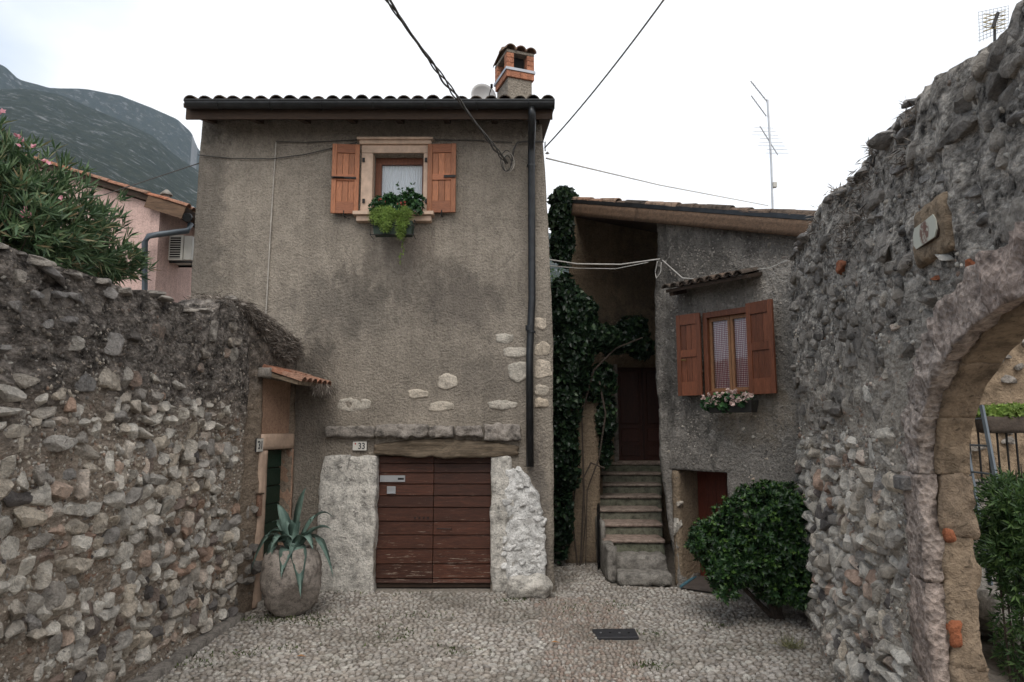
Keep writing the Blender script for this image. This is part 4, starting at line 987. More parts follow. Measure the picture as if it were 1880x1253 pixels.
# ================================================================== ARCH WALL on the right
AW = thing('arch_wall', 'tall rubble wall on the right, pierced by an arch of pocked pink stone', 'stone wall', (FR.o.x, FR.o.y, 0), FR.th)
AX, AA, AB, AZ = 5.61, 1.49, 0.87, 1.91
tops = [FR.pix(px, py) for px, py in ((1452, 476), (1462, 452), (1482, 425), (1502, 392), (1512, 371), (1560, 330), (1602, 272), (1642, 214), (1702, 163), (1762, 128), (1830, 74), (1850, 52), (1880, 12))]
rx = [p.x for p in tops] + [12]; rz = [p.z for p in tops] + [4.6]
rx[0] = 0.0
for k in range(1, len(rx)): rx[k] = max(rx[k], rx[k - 1] + 0.02)
RT = 3.6
def rtop(x): return np.interp(x, rx, rz) + 0.022 * fb1(np.ravel(x), 9, 3).reshape(np.shape(x))
def arch_in(x, z, g=0.0):
    return (np.abs(x - AX) < AA + g) & ((z < AZ) | (((x - AX) / (AA + g)) ** 2 + ((z - AZ) / (AB + g)) ** 2 < 1))
def rwarp(X, Z):
    Z2 = np.where(Z > 3.0, 3.0 + (Z - 3.0) / (RT - 3.0) * (rtop(X) - 3.0), Z); return X, Z2
def rdisp(x, z):
    P = np.stack([x, z, x * 0 + 13], 1)
    flare = 0.16 * np.clip(1 - z / 1.3, 0, 1) ** 1.6 * np.clip(x / 1.5, 0, 1) * np.clip((4.3 - x) / 1.2, 0, 1)
    return flare + 0.05 * fbm(P * 0.9, 2) + 0.03 * fbm(P * 5, 4) + 0.008 * fbm(P * 21, 2) - 0.10 * np.exp(-x / 0.12)
V, Fc = slab_grid(lines(0.0, 7.3, 0.034), lines(-0.1, RT, 0.034), lambda x, z: ~arch_in(x, z, 0.10), rwarp, rdisp, 0.24)
link('mortar', mesh('mortar', V, Fc, M['mortar_right'], smooth=True), AW)
box('far_end', M['mortar_right'], AW, 7.31, 11.5, 0.0, 0.5, 0, 4.3)
# pier and arch ring of pink stone: one block per stone
def ringblock(name, t0, t1, g0_, g1_, y0, y1, mat, seed, amp=0.02, parent=AW, res=(7, 6, 7), fs=7):
    v, f = rough_verts((0, y0, 0), (1, y1, 1), res, 0.0, seed, 1, 0.0)
    c = np.array(v); t = t0 + (t1 - t0) * c[:, 0]; g = g0_[0] + (g1_[0] - g0_[0]) * c[:, 2]; gb = g0_[1] + (g1_[1] - g0_[1]) * c[:, 2]
    x = AX - (AA + g) * np.cos(t); z = AZ + (AB + gb) * np.sin(t)
    P = np.stack([x, c[:, 1], z], 1)
    n = fbm(P * fs + seed, 4)
    ed = np.minimum.reduce([np.minimum(c[:, 0], 1 - c[:, 0]) * 8, np.ones(len(c))])
    P[:, 1] -= np.where(c[:, 1] < y0 + .01, amp * n + 0.004 * ed, 0)
    rad = np.stack([-(np.cos(t)), 0 * t, np.sin(t)], 1)
    P += rad * (np.where(c[:, 2] < .01, -1, 0) * amp * n * .7)[:, None] + rad * (np.where(c[:, 2] > .99, 1, 0) * amp * 1.2 * n)[:, None]
    return link(name, mesh(name, P, f, mat, smooth=True), parent)
def pierblock(name, z0, z1, x0, x1, y0, y1, mat, seed, amp=0.018, parent=AW):
    return rough(name, mat, parent, x0, x1, y0, y1, z0, z1, 0.035, amp, seed, 8, 0.015)
XJ = AX - AA
ang = [0, 0.42, 0.86, 1.3, 1.75, 2.2, 2.62, math.pi]
for k in range(7):
    ringblock('arch_stone', ang[k] + .0008, ang[k + 1] - .0008, (0, 0), (0.27, 0.29), -0.035, 0.06, M['pink_stone'], 40, 0.03, res=(26, 5, 10))
zs_ = [0, 0.62, 1.25, AZ - .005]
for k in range(3):
    pierblock('pier_stone', zs_[k] + .001, zs_[k + 1] - .001, XJ - 0.30 + .03 * (k == 2), XJ, -0.045, 0.06, M['pink_stone'], 50, 0.03)
    pierblock('pier_stone', zs_[k] + .003, zs_[k + 1] - .003, AX + AA, AX + AA + 0.28, -0.045, 0.06, M['pink_stone'], 60, 0.03)
q0 = FR.pix(1668, 872); q1 = FR.pix(1688, 902)
o = box('patch_block', M['stone_slate'], AW, q0.x, q1.x, -0.10, 0.0, q0.z, q1.z, 0.01); o['label'] = 'small grey block let into the pink pier'
for k in range(5):
    pierblock('reveal_stone', k * .38, (k + 1) * .38 + .01, XJ - 0.2, XJ + 0.015, 0.062, 0.25 + 0.02 * math.sin(k * 2), M['reveal'], 70, 0.03)
for k in range(7):
    ringblock('reveal_stone', ang[k], ang[k + 1], (-0.015, -0.015), (0.25, 0.25), 0.062, 0.25, M['reveal'], 70, 0.02, res=(18, 6, 5), fs=5)
for (px, py, w_, h_) in ((1745, 985, .035, .045), (1755, 1165, .04, .09)):
    r = ray(px, py); t = (XJ + 0.03 - (CAM - FR.o).dot(FR.X)) / r.dot(FR.X); P_ = FR.L(CAM + r * t)
    rough('brick_bit', M['brick_bit'], AW, XJ - .03, XJ + .045, P_.y - w_, P_.y + w_, P_.z - h_, P_.z + h_, .015, .016, 5, 9, .3)
bigr = [(1606, 818, 30, 58, 0, 'w'), (1548, 487, 22, 34, .2, 'b'), (1733, 330, 52, 26, .3, 's'), (1655, 310, 44, 24, .3, 's'), (1781, 357, 34, 28, .2, 's'), (1600, 280, 38, 26, .5, 's'), (1702, 330, 30, 18, 0, 's'), (1530, 440, 20, 26, 0, 'd'), (1660, 245, 34, 30, .2, 's'), (1780, 485, 26, 26, .6, 'b'), (1800, 400, 40, 30, .2, 's'), (1738, 472, 28, 12, .5, 'w'), (1590, 560, 18, 60, 0, 'd'), (1865, 215, 30, 26, .2, 's'), (1660, 190, 30, 20, .4, 's'), (1825, 478, 18, 26, .3, 'd'), (1718, 512, 16, 12, .2, 'b'), (1500, 560, 22, 44, 0, 'd'), (1540, 640, 26, 50, .1, 'd'), (1505, 690, 20, 50, .1, 'd'), (1560, 730, 24, 40, 0, 'd'), (1475, 620, 14, 60, 0, 'd'), (1632, 545, 16, 36, 0, 'w'), (1625, 690, 12, 28, .1, 'w'), (1590, 720, 20, 36, .2, 'w'), (1630, 725, 14, 24, 0, 'w'), (1640, 600, 20, 14, 0, 'w'), (1622, 395, 24, 14, .2, 's'), (1668, 420, 26, 24, .2, 's'), (1560, 520, 20, 30, .1, 'd')]
mats_ = {'w': stone_meshes('stone', M['stone_right'], SH[:5]), 's': stone_meshes('stone', M['stone_slate'], SH[:6]), 'd': stone_meshes('stone', M['stone_dull'], SH[3:8]), 'b': stone_meshes('stone', M['brick_bit'], SH[:3])}
br = []
for px, py, wp, hp, an, kd in bigr:
    q = FR.pix(px, py); a_ = FR.pix(px - wp / 2, py); b_ = FR.pix(px + wp / 2, py); c_ = FR.pix(px, py - hp)
    br.append((q.x, q.z, abs(b_.x - a_.x), abs(c_.z - q.z), an, kd))
for (x, z, w_, h_, an, kd) in br:
    fd = float(rdisp(np.array([x]), np.array([z]))[0])
    link('stone', random.choice(mats_[kd]), AW, (x, -fd + .02, z), (0, an, 0), (w_ * .55, 0.06, h_ * .55))
pq = FR.pix(1718, 426)
def blkr(x, z, w_, h_):
    if arch_in(x + w_ * 0, z, 0.36) or arch_in(x + w_ / 2, z, 0.32): return True
    if abs(x - pq.x) < .34 and abs(z - pq.z) < .3: return True
    return any(abs(x - b[0]) < (b[2] + w_) * .5 and abs(z - b[1]) < (b[3] + h_) * .6 for b in br)
def dens_r(x, z):
    if x > AX - AA - .55 and z < 1.9: return 0.0
    if z < 1.95: return 0.95
    if z < 2.6: return 0.55 if x < 2.6 else 0.35
    return 0.62
sp = wall_spots(0.02, 7.0, 0.08, rtop, dens_r, (0.095, 0.165), (0.10, 0.25), blocked=blkr, dispf=rdisp)
sp.sort(key=key_for(FR), reverse=True)
lo_ = [s for s in sp if s[2] < 2.25]; hi_ = [s for s in sp if s[2] >= 2.25]
hi_ = [s[:3] + (s[3] * random.choice((.8, 1.1, 1.5)), s[4] * .8, s[5] * random.choice((.7, 1, 1.2))) + s[6:] for s in hi_]
single_stones('stone', lo_[:160], stone_meshes('stone', M['stone_right']), AW); joined_stones('small_stones', lo_[160:], SHL, M['stone_right'], AW)
single_stones('stone', hi_[:100], stone_meshes('stone', M['stone_dull']), AW); joined_stones('upper_small_stones', hi_[100:], SHL, M['stone_dull'], AW)
grit(AW, 9000, .02, 5.6, .05, rtop, rdisp, M['stone_right'], lambda x, z: bool(arch_in(np.array(x), np.array(z), .3)) or (z > 2.2 and random.random() < .8))
cops = []; x = 0.25
while x < 7.2:
    wd = random.uniform(.12, .34); z = float(rtop(np.array([x + wd / 2]))[0]); z2 = float(rtop(np.array([x + wd]))[0]); z1_ = float(rtop(np.array([x]))[0])
    cops.append((x + wd / 2, random.uniform(.0, .16), z - random.uniform(.03, .08), wd * .58, random.uniform(.10, .18), random.uniform(.045, .075), random.uniform(-.12, .12), -math.atan2(z2 - z1_, wd) * .9 + random.uniform(-.12, .12), random.uniform(-.3, .3))); x += wd * random.uniform(.85, 1.1)
q = FR.pix(1873, 42); cops.append((q.x, .08, q.z, .09, .14, .17, 0, 0.1, 0))
single_stones('coping_stone', cops, stone_meshes('coping_stone', M['stone_slate'], SH[:6]), AW)
# ceramic plaque set in brown mortar
PQ = thing('ceramic_plaque', 'small cream octagonal ceramic plaque with a faded reddish drawing set high in the arch wall', 'plaque', (0, 0, 0))
PQ.location = FR.W(pq.x, 0, pq.z); PQ.rotation_euler = (0, 0, FR.th)
pd = -float(rdisp(np.array([pq.x]), np.array([pq.z]))[0]) - .025
PQ.location = FR.W(pq.x, pd + .088, pq.z)
rough('surround', M['reveal'], AW, pq.x - .23, pq.x + .25, pd, 0.03, pq.z - .17, pq.z + .17, .02, .02, 9, 5, .3)
def octo(hx, hz, c, y0, y1):
    p = [(-hx + c, -hz), (hx - c, -hz), (hx, -hz + c), (hx, hz - c), (hx - c, hz), (-hx + c, hz), (-hx, hz - c), (-hx, -hz + c)]
    v = [(a, y0, b) for a, b in p] + [(a, y1, b) for a, b in p]
    return MB().add(v, [tuple(range(8)), tuple(range(15, 7, -1))] + [(k, k + 8, (k + 1) % 8 + 8, (k + 1) % 8) for k in range(8)])
qa = FR.pix(1695, 426); qb = FR.pix(1741, 426); hx = abs(qb.x - qa.x) / 2; hz = abs(FR.pix(1718, 405).z - FR.pix(1718, 447).z) / 2
octo(hx * 1.06, hz * 1.06, .035, -0.095, -0.03).build('rim', M['soffit'], PQ)
mtile, ntt, pp = newmat('glazed cream tile')
tcn = N(ntt, 'TexCoord'); nn = noise(ntt, tcn.outputs['Object'], 26, 4, 0.7, 1.0); ln = N(ntt, 'VectorMath', operation='LENGTH'); ntt.links.new(tcn.outputs['Object'], ln.inputs[0])
msk = maprange(ntt, ln.outputs['Value'], .116, .132, 1, 0)
cc_ = mixc(ntt, math2(ntt, 'MULTIPLY', ramp(ntt, nn, [(.43, 0), (.47, .9)]), msk), (0.56, 0.56, 0.48), (0.16, 0.06, 0.045)); ntt.links.new(cc_, pp.inputs['Base Color']); pp.inputs['Roughness'].default_value = .3
octo(hx, hz, .035, -0.103, -0.096).build('glazed_face', mtile, PQ)

# ================================================================== SIDE HOUSE
S = thing('side_house', 'small crooked rendered house at the back right, gingham curtained window and tiled sloping roof', 'house', (FS.o.x, FS.o.y, 0), FS.th)
e = [FS.pix(px, py) for px, py in ((1238, 1078), (1207, 860), (1196, 560), (1201, 398))]
ez = [e[0].z, e[1].z, e[2].z, e[3].z]; ex = [q.x for q in e]
sx1, sz1 = FS.pix(1335, 900).x, FS.pix(1300, 866).z; sx0 = FS.pix(1244, 980).x
vx0, vx1 = FS.pix(1301, 650).x, FS.pix(1385, 650).x; vz0, vz1 = FS.pix(1340, 722).z, FS.pix(1340, 576).z
STOP = 5.6
PL, PR_ = FS.pix(1055, 372, -0.14), FS.pix(1500, 404, -0.14)
rs_ = (PR_.z - PL.z) / (PR_.x - PL.x)
def stop_(x): return PL.z + rs_ * (x - PL.x) - 0.12
def swarp(X, Z):
    lean = np.interp(Z, ez, ex); t = np.clip(1 - X / 0.35, 0, 1)
    Z2 = np.where(Z > vz1 + .05, vz1 + .05 + (Z - vz1 - .05) / (STOP - vz1 - .05) * (stop_(X) - vz1 - .05), Z)
    return X + lean * t + 0.012 * t * fb1(Z.ravel(), 6, 4).reshape(Z.shape), Z2
def sdisp(x, z):
    P = np.stack([x, z, x * 0 + 21], 1); return 0.04 * fbm(P * 1.3, 2) + 0.016 * fbm(P * 6, 4) - 0.07 * np.exp(-np.clip(x, 0, 9) / 0.06)
V, Fc = slab_grid(lines(0.0, 2.9, 0.04, (sx0, sx1, vx0, vx1)), lines(-0.1, STOP, 0.04, (sz1, vz0, vz1)),
    lambda x, z: ~(((x > sx0) & (x < sx1) & (z < sz1)) | ((x > vx0) & (x < vx1) & (z > vz0) & (z < vz1))), swarp, sdisp, 0.62)
link('wall', mesh('wall', V, Fc, M['side_plaster'], smooth=True), S)
grit(S, 3500, .1, 2.5, .1, lambda x: stop_(x) - .1, sdisp, M['stone_dull'], lambda x, z: (sx0 < x < sx1 and z < sz1) or (vx0 - .03 < x < vx1 + .03 and vz0 - .03 < z < vz1 + .03), (.005, .016))
box('dark_core', M['black'], S, 0.05, 2.9, 0.63, 3.6, 0, 4.6)  # black block standing in for the unlit rooms
# bare stones, scattered in the render
sp = []
for k in range(60):
    px, py = random.choice(((random.uniform(1340, 1440), random.uniform(760, 900)), (random.uniform(1215, 1450), random.uniform(420, 500)), (random.uniform(1230, 1440), random.uniform(760, 860)), (random.uniform(1380, 1450), random.uniform(500, 560))))
    q = FS.pix(px, py); sp.append((q.x, -float(sdisp(np.array([q.x]), np.array([q.z]))[0]) + .022, q.z, random.uniform(.02, .055), .035, random.uniform(.015, .035), 0, random.uniform(-.4, .4), 0))
for (px, py, w_, h_) in ((1251, 470, .06, .045), (1412, 448, .07, .045), (1240, 965, .07, .16), (1238, 1035, .06, .10), (1243, 925, .06, .05), (1222, 830, .05, .05)):
    q = FS.pix(px, py); sp.append((q.x, -float(sdisp(np.array([q.x]), np.array([q.z]))[0]) + .025, q.z, w_, .05, h_, 0, random.uniform(-.2, .2), 0))
single_stones('bare_stone', sp, stone_meshes('bare_stone', M['stone_right'], SH[:6]), S)
rough('door_reveal', M['tan_plaster'], S, sx0 - .1, sx0 + .015, 0.03, 0.6, 0, sz1 - .01, .06, .012, 6)
rd = box('red_door', M['door_red'], S, sx0, sx1, 0.50, 0.55, 0, sz1 - .004, 0)
for k in range(5):
    w_ = (sx1 - sx0 - .03) / 5; box('board', M['door_red'], rd, sx0 + .02 + k * w_, sx0 + .02 + (k + 1) * w_ - .004, 0.475, 0.499, 0.02, sz1 - .01, .003)
ezz = [-.1, .8, 1.6, 2.6, 3.6, 4.6, 5.3]; vv = []
for z_ in ezz:
    xl = float(np.interp(z_, ez, ex)) + .05; near = FS.W(xl, .10, z_); far = Vector((3.02, 13.38, z_))
    for a in range(9):
        p_ = near.lerp(far, a / 8); vv.append(FS.L(p_)[:])
nv_ = len(vv); vv += [(a + .12 * .64, b + .12 * .77, c) for a, b, c in vv]
ff = [(i * 9 + a, i * 9 + a + 1, (i + 1) * 9 + a + 1, (i + 1) * 9 + a) for i in range(6) for a in range(8)]
link('return_wall', mesh('return_wall', vv, ff + [tuple(nv_ + q for q in f[::-1]) for f in ff], M['side_plaster'], smooth=True), S)
# window of the side house
m_ = M['frame2']
wd2 = MB().box(vx0 - .035, vx0 + .03, -0.07, 0.12, vz0 - .03, vz1 + .05).box(vx1 - .01, vx1 + .05, -0.07, 0.12, vz0 - .03, vz1 + .05).box(vx0 + .031, vx1 - .011, -0.07, 0.12, vz1 - .03, vz1 + .05).box(vx0 + .031, vx1 - .011, -0.07, 0.12, vz0 - .03, vz0 + .03).build('window', M['shutter2'], S, bevel=.004)
cx_ = (vx0 + vx1) / 2 + .01
for (a_, b_) in ((vx0 + .032, cx_ - .004), (cx_ + .004, vx1 - .012)):
    sa = MB().box(a_, a_ + .035, -0.01, 0.03, vz0 + .032, vz1 - .032).box(b_ - .035, b_, -0.01, 0.03, vz0 + .032, vz1 - .032).box(a_ + .036, b_ - .036, -0.01, 0.03, vz0 + .032, vz0 + .07).box(a_ + .036, b_ - .036, -0.01, 0.03, vz1 - .08, vz1 - .032).build('sash', m_, wd2)
for (a_, b_) in ((vx0 + .032, cx_ - .004), (cx_ + .004, vx1 - .012)):
    box('pane', M['glass'], wd2, a_ + .032, b_ - .033, 0.012, 0.016, vz0 + .068, vz1 - .078)
    curtain('curtain', M['gingham'], wd2, a_ + .02, b_ - .02, 0.045, vz0 + .03, vz1 - .03, .004, 5)
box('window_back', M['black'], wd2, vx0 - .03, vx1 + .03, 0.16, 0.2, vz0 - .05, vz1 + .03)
sh_l0 = FS.pix(1255, 660).x; sh_l1 = FS.pix(1294, 660).x; sh_r1 = FS.pix(1438, 640).x
s3 = shutter(S, sh_l0, vx0 - .04, vz0 - .02, vz1 + .05, -0.10, M['shutter2'], M['shutter2'], hinge='r', rot=R(4))
s4 = shutter(S, vx1 + .0, sh_r1, vz0 - .04, vz1 + .07, -0.13, M['shutter2'], M['shutter2'], hinge='l', rot=R(-8))
MB().tube([(-.30, -.045, .5), (-.22, -.06, .49)], .010, 8).build('latch', simple('brass latch', (.35, .24, .1), .4, .7), s3)
# tiled canopy above it
ka, kb = FS.pix(1262, 540).x - .1, FS.pix(1400, 505).x
kz = FS.pix(1330, 512, -.2).z + .05
can = MB().box(ka, kb, -0.38, 0.05, -0.045, 0.0).build('window_canopy', M['soffit'], S); can.location = (0, 0, kz); can.rotation_euler = (R(14), 0, 0)
box('canopy_bracket', M['soffit'], can, ka + .02, ka + .09, -0.34, 0.02, -0.10, -0.046)
tmk = tile_mesh(M['tile_old'], L=0.42, r0=0.068, r1=0.058)
nk = int((kb - ka) / .142)
for k in range(nk + 1):
    link('roof_tile', tmk, can, (ka + .03 + k * .142, -0.42, 0.022), (R(1), 0, random.uniform(-.04, .04)))
    if k < nk: link('roof_tile', tmk, can, (ka + .101 + k * .142, -0.405, 0.052), (0, R(180), random.uniform(-.04, .04)), (1, 1, .8))
# roof
ang_ = -math.atan(rs_)
BKL = 3.9
rf = MB()
Lr = (PR_.x - PL.x) / math.cos(ang_) + .25
rf.hexa([(0, 0, -.06), (Lr, 0, -.06), (Lr, BKL, -.06), (-4.0, BKL, -.06), (0, 0, 0), (Lr, 0, 0), (Lr, BKL, 0), (-4.0, BKL, 0)])
roof2 = rf.build('roof', M['soffit'], S); roof2.location = (PL.x, -0.14, PL.z + .02); roof2.rotation_euler = (0, ang_, 0)
box('flashing', M['gutter'], roof2, 0, Lr - .2, -0.035, -0.001, -.035, 0.025)
for k, (a_, b_) in enumerate(((0, 1.42), (1.43, Lr - .2))):
    rough('fascia', M['fascia'], roof2, a_, b_, -0.03, 0.03, -.24, -.037, .06, .004, 60 + k, 6, .04)
mt1 = tile_mesh(M['tile'], L=0.40, r0=0.088, r1=0.072); mt2 = tile_mesh(M['tile_old'], L=0.40, r0=0.088, r1=0.072)
for row in range(7):
    k = 0; x = Lr + .02
    while x > -0.0 - row * 0.12:
        link('roof_tile', mt1 if (random.random() < (.75 if x < 1.1 else .35)) else mt2, roof2, (x, 0.05 + row * .19, 0.012 + random.uniform(0, .012)), (random.uniform(-.05, .03), random.uniform(-.08, .08), R(90) + random.uniform(-.05, .05)), (1, 1, random.uniform(.9, 1.15)))
        x -= .30
mb = MB()
tv, tf = coppo(L=0.40, r0=0.088, r1=0.072, n=4)
for row in range(7, 19):
    x = Lr
    while x > -2.2 * (row * .19 / BKL):
        mb.add([(x - b, 0.05 + row * .19 + a, c + .012) for a, b, c in tv], tf); x -= .3
o = mb.build('roof_tiles', M['tile_old'], roof2); o['kind'] = 'stuff'
# porch: back wall, dark door, and the ivy-covered wall left of the steps
PO = thing('porch_back_wall', 'tan rendered wall behind the stairs with the dark panelled door', 'wall', (0, 13.4, 0))
FP = Frame(0, 13.4, 0)
ddx0, ddx1 = FP.pix(1135, 760).x, FP.pix(1135, 760).x + 1.0; ddz0, ddz1 = FP.pix(1165, 846).z, FP.pix(1165, 674).z
V, Fc = slab_grid(lines(1.16, 3.6, .08, (ddx0, ddx1)), lines(0, 6.0, .08, (ddz0, ddz1)), lambda x, z: ~((x > ddx0) & (x < ddx1) & (z < ddz1) & (z > ddz0)), lambda X, Z: (X, np.where(Z > 4, 4 + (Z - 4) / 2 * (2.66 - .14 * (X - 1.16)), Z)), lambda x, z: .03 * fbm(np.stack([x, z, x * 0], 1) * 1.3, 3), .3)
link('render', mesh('render', V, Fc, M['tan_plaster'], smooth=True), PO)
dd = box('dark_door', M['door_dark'], PO, ddx0, ddx1, 0.13, 0.17, ddz0, ddz1)
mid = FP.pix(1183, 760).x
box('leaf_edge', M['door_dark'], dd, mid - .02, mid + .02, 0.10, 0.129, ddz0 + .02, ddz1 - .02, .004)
for (xa, xb) in ((ddx0 + .06, mid - .07), (mid + .07, mid + .40)):
    for (za, zb2_) in ((.08, .30), (.35, .62), (.70, 1.75)):
        box('door_panel', M['door_dark'], dd, xa, xb, 0.11, 0.129, ddz0 + za, min(ddz0 + zb2_, ddz1 - .06), .012)
box('jamb', M['stone_dull'], PO, ddx0 - .09, ddx0 - .005, -.04, .2, ddz0 - .1, ddz1 + .05, .01)
box('door_sill', M['step_tread'], PO, ddx0 - .05, ddx1, -.1, .12, ddz0 - .06, ddz0 - .002, .01)
IW = thing('alley_wall', 'shadowed rendered wall overgrown with ivy beside the stone steps', 'wall', (1.17, 11.6, 0))
rough('render', M['tan_plaster'], IW, -0.28, 0.30, 0, 0.3, -0.05, 3.15, .1, .03, 14, 2, .04)
rough('return_wall', M['tan_plaster'], IW, -0.20, 0.10, 0.31, 1.78, -0.05, 4.6, .12, .03, 15, 2, .04)
AEW = thing('alley_end_wall', 'dark wall closing the narrow alley behind the ivy', 'wall', (0.8, 13.9, 0))
rough('render', M['side_plaster'], AEW, -.4, .4, 0, .3, -.05, 3.6, .15, .02, 3)
# stone steps
ST = thing('stone_steps', 'flight of nine mossy stone steps climbing to the dark door', 'steps', (1.85, 9.9, 0))
stepy = [9.88, 10.2, 10.62, 11.12, 11.62, 12.1, 12.55, 12.95, 13.3]
lft = [1.50, 1.46, 1.42, 1.44, 1.46, 1.50, 1.58, 1.68, 1.74]; rgt = [2.24, 2.26, 2.32, 2.4, 2.5, 2.6, 2.7, 2.8, 2.95]
for k in range(9):
    ztop = .17 * (k + 1); y0_ = stepy[k]; y1_ = stepy[k + 1] if k < 8 else 13.38
    x0_, x1_ = lft[k], rgt[k]; low = k < 2
    st = rough('step', M['step_low'] if low else M['step_riser'], ST, x0_ - 1.85, x1_ - 1.85, y0_ - 9.9 + (.0 if low else .03), y1_ - 9.9 + .05, 0.0 if k < 3 else ztop - .4, ztop - (0.002 if low else .052), .045, .035 if low else .012, 90 + k, 6, .07 if low else .03)
    if not low: rough('tread', M['step_tread'], st, x0_ - 1.88, x1_ - 1.85, y0_ - 9.9, y1_ - 9.9 + .06, ztop - .05, ztop, .05, .006, 110 + k, 7, .16)
rough('side_mass', M['step_low'], ST, 1.36 - 1.85, 1.50 - 1.85, 10.05 - 9.9, 10.75 - 9.9, 0, .50, .06, .03, 130)
rough('side_kerb', M['step_low'], ST, 1.38 - 1.85, 1.44 - 1.85, 10.8 - 9.9, 12.6 - 9.9, 0, .75, .1, .02, 131)
rough('side_mass', M['tan_plaster'], ST, 1.32 - 1.85, 1.60 - 1.85, 12.2 - 9.9, 13.36 - 9.9, 0, 1.35, .1, .02, 132)
# spiked iron gate leaf at the alley mouth
GT = thing('iron_gate', 'narrow black spiked iron gate leaf at the foot of the steps', 'gate', tuple(atY(1100, 1040, 11.0).xy) + (0.0,), R(75))
for k in range(6):
    xx = -.12 + k * .05; MB().tube([(xx, 0, .02), (xx, 0, .92 + .02 * (k % 2)), (xx, 0, 1.02)], [.009, .009, .001], 6).build('bar', M['iron'], GT)
for z in (.12, .85): box('rail', M['iron'], GT, -.14, .15, -.008, .008, z, z + .03)

# ================================================================== PINK HOUSE beyond the left wall
FP2 = Frame(0, 12.5, 0)
PH = thing('pink_house', 'pink rendered house behind the left wall with a sloping verge of orange tiles', 'house', (-7.5, 12.5, 0))
pc = FP2.pix(290, 450); pxr = pc.x
a_ = FP2.pix(130, 322); b_ = FP2.pix(290, 372)
sl2 = (b_.z - a_.z) / (b_.x - a_.x)
def zt_(x): return a_.z + sl2 * (x - a_.x) - .06
X0 = -11.5; w0, w1 = X0 + 7.5, pxr + 7.5
MB().hexa([(w0, 0, 0), (w1, 0, 0), (w1, 5, 0), (w0, 5, 0), (w0, 0, zt_(X0)), (w1, 0, zt_(pxr)), (w1, 5, zt_(pxr)), (w0, 5, zt_(X0))]).build('wall', M['pink_plaster'], PH)
an2 = -math.atan(sl2); Lp = (FP2.pix(348, 392).x - X0) / math.cos(an2)
rp = MB().box(0, Lp, 0, 5.3, -.10, 0).build('roof', M['soffit'], PH); rp.location = (w0, -.12, zt_(X0) + .12); rp.rotation_euler = (0, an2, 0)
box('verge_board', M['fascia'], rp, Lp - .75, Lp, -.03, -.002, -.24, -.005)
mt3 = tile_mesh(M['tile_orange'], L=0.46, r0=0.095, r1=0.08)
for row in range(3):
    x = Lp + .02
    while x > 0.2:
        link('roof_tile', mt3 if row == 0 else mt1, rp, (x, 0.04 + row * .2, 0.01), (random.uniform(-.03, .02), 0, R(90) + random.uniform(-.03, .03)), (1, 1, .9)); x -= .40
mb = MB()
tv, tf = coppo(L=0.46, r0=0.095, r1=0.08, n=4)
for row in range(3, 24):
    x = Lp
    while x > 0.2: mb.add([(x - b, 0.04 + row * .2 + a, c + .01) for a, b, c in tv], tf); x -= .4
o = mb.build('roof_tiles', M['tile'], rp); o['kind'] = 'stuff'
q = atY(305, 372, 13.6)
vt = MB().tube([(q.x + 7.5, 1.1, q.z - .3), (q.x + 7.5, 1.1, q.z + .14)], .065, 10).build('roof_vent', M['stone_dull'], PH)
MB().tube([(q.x + 7.5, 1.1, q.z + .15), (q.x + 7.5, 1.1, q.z + .19), (q.x + 7.5, 1.1, q.z + .27)], [.12, .11, .02], 10).build('cap', M['stone_dull'], vt)
# gutter and downpipe of the pink house
def P12(px, py, Y): v = atY(px, py, Y); return (v.x + 7.5, v.y - 12.5, v.z)
MB().tube([P12(350, 412, 12.6), P12(345, 424, 12.5), P12(290, 431, 12.35), P12(273, 434, 12.3), P12(266, 445, 12.3), P12(266, 560, 12.3), P12(266, 700, 12.3)], .055, 10).build('downpipe', M['pipe_blue'], PH, smooth=True)
MB().tube([P12(344, 400, 12.4), P12(352, 385, 14)], .08, 10).build('gutter', M['gutter'], PH)
AC = thing('air_conditioner', 'cream air conditioning unit hung on the side of the pink house', 'air conditioner', tuple(atY(325, 480, 12.9)))
def PA(px, py, Y): v = atY(px, py, Y) - Vector(AC.location); return v
p0 = PA(311, 432, 12.9); p1 = PA(333, 478, 12.9)
box('casing', M['ac'], AC, p0.x, p1.x + .02, 0.0, .5, p1.z, p0.z, .008)
box('side_panel', M['ac'], AC, p1.x + .021, p1.x + .18, 0.02, .48, p1.z + .01, p0.z - .01, .008)
for k in range(10):
    zz = p1.z + .04 + k * (p0.z - p1.z - .08) / 9; box('grille_bar', M['ac'], AC, p0.x + .03, p1.x - .03, -.012, -.004, zz - .006, zz + .006)
box('grille_back', M['black'], AC, p0.x + .03, p1.x - .03, -.0035, -.001, p1.z + .03, p0.z - .03)
for y_ in (.05, .42): box('bracket', M['iron'], AC, p0.x - .15, p1.x + .2, y_, y_ + .03, p1.z - .04, p1.z - .005)

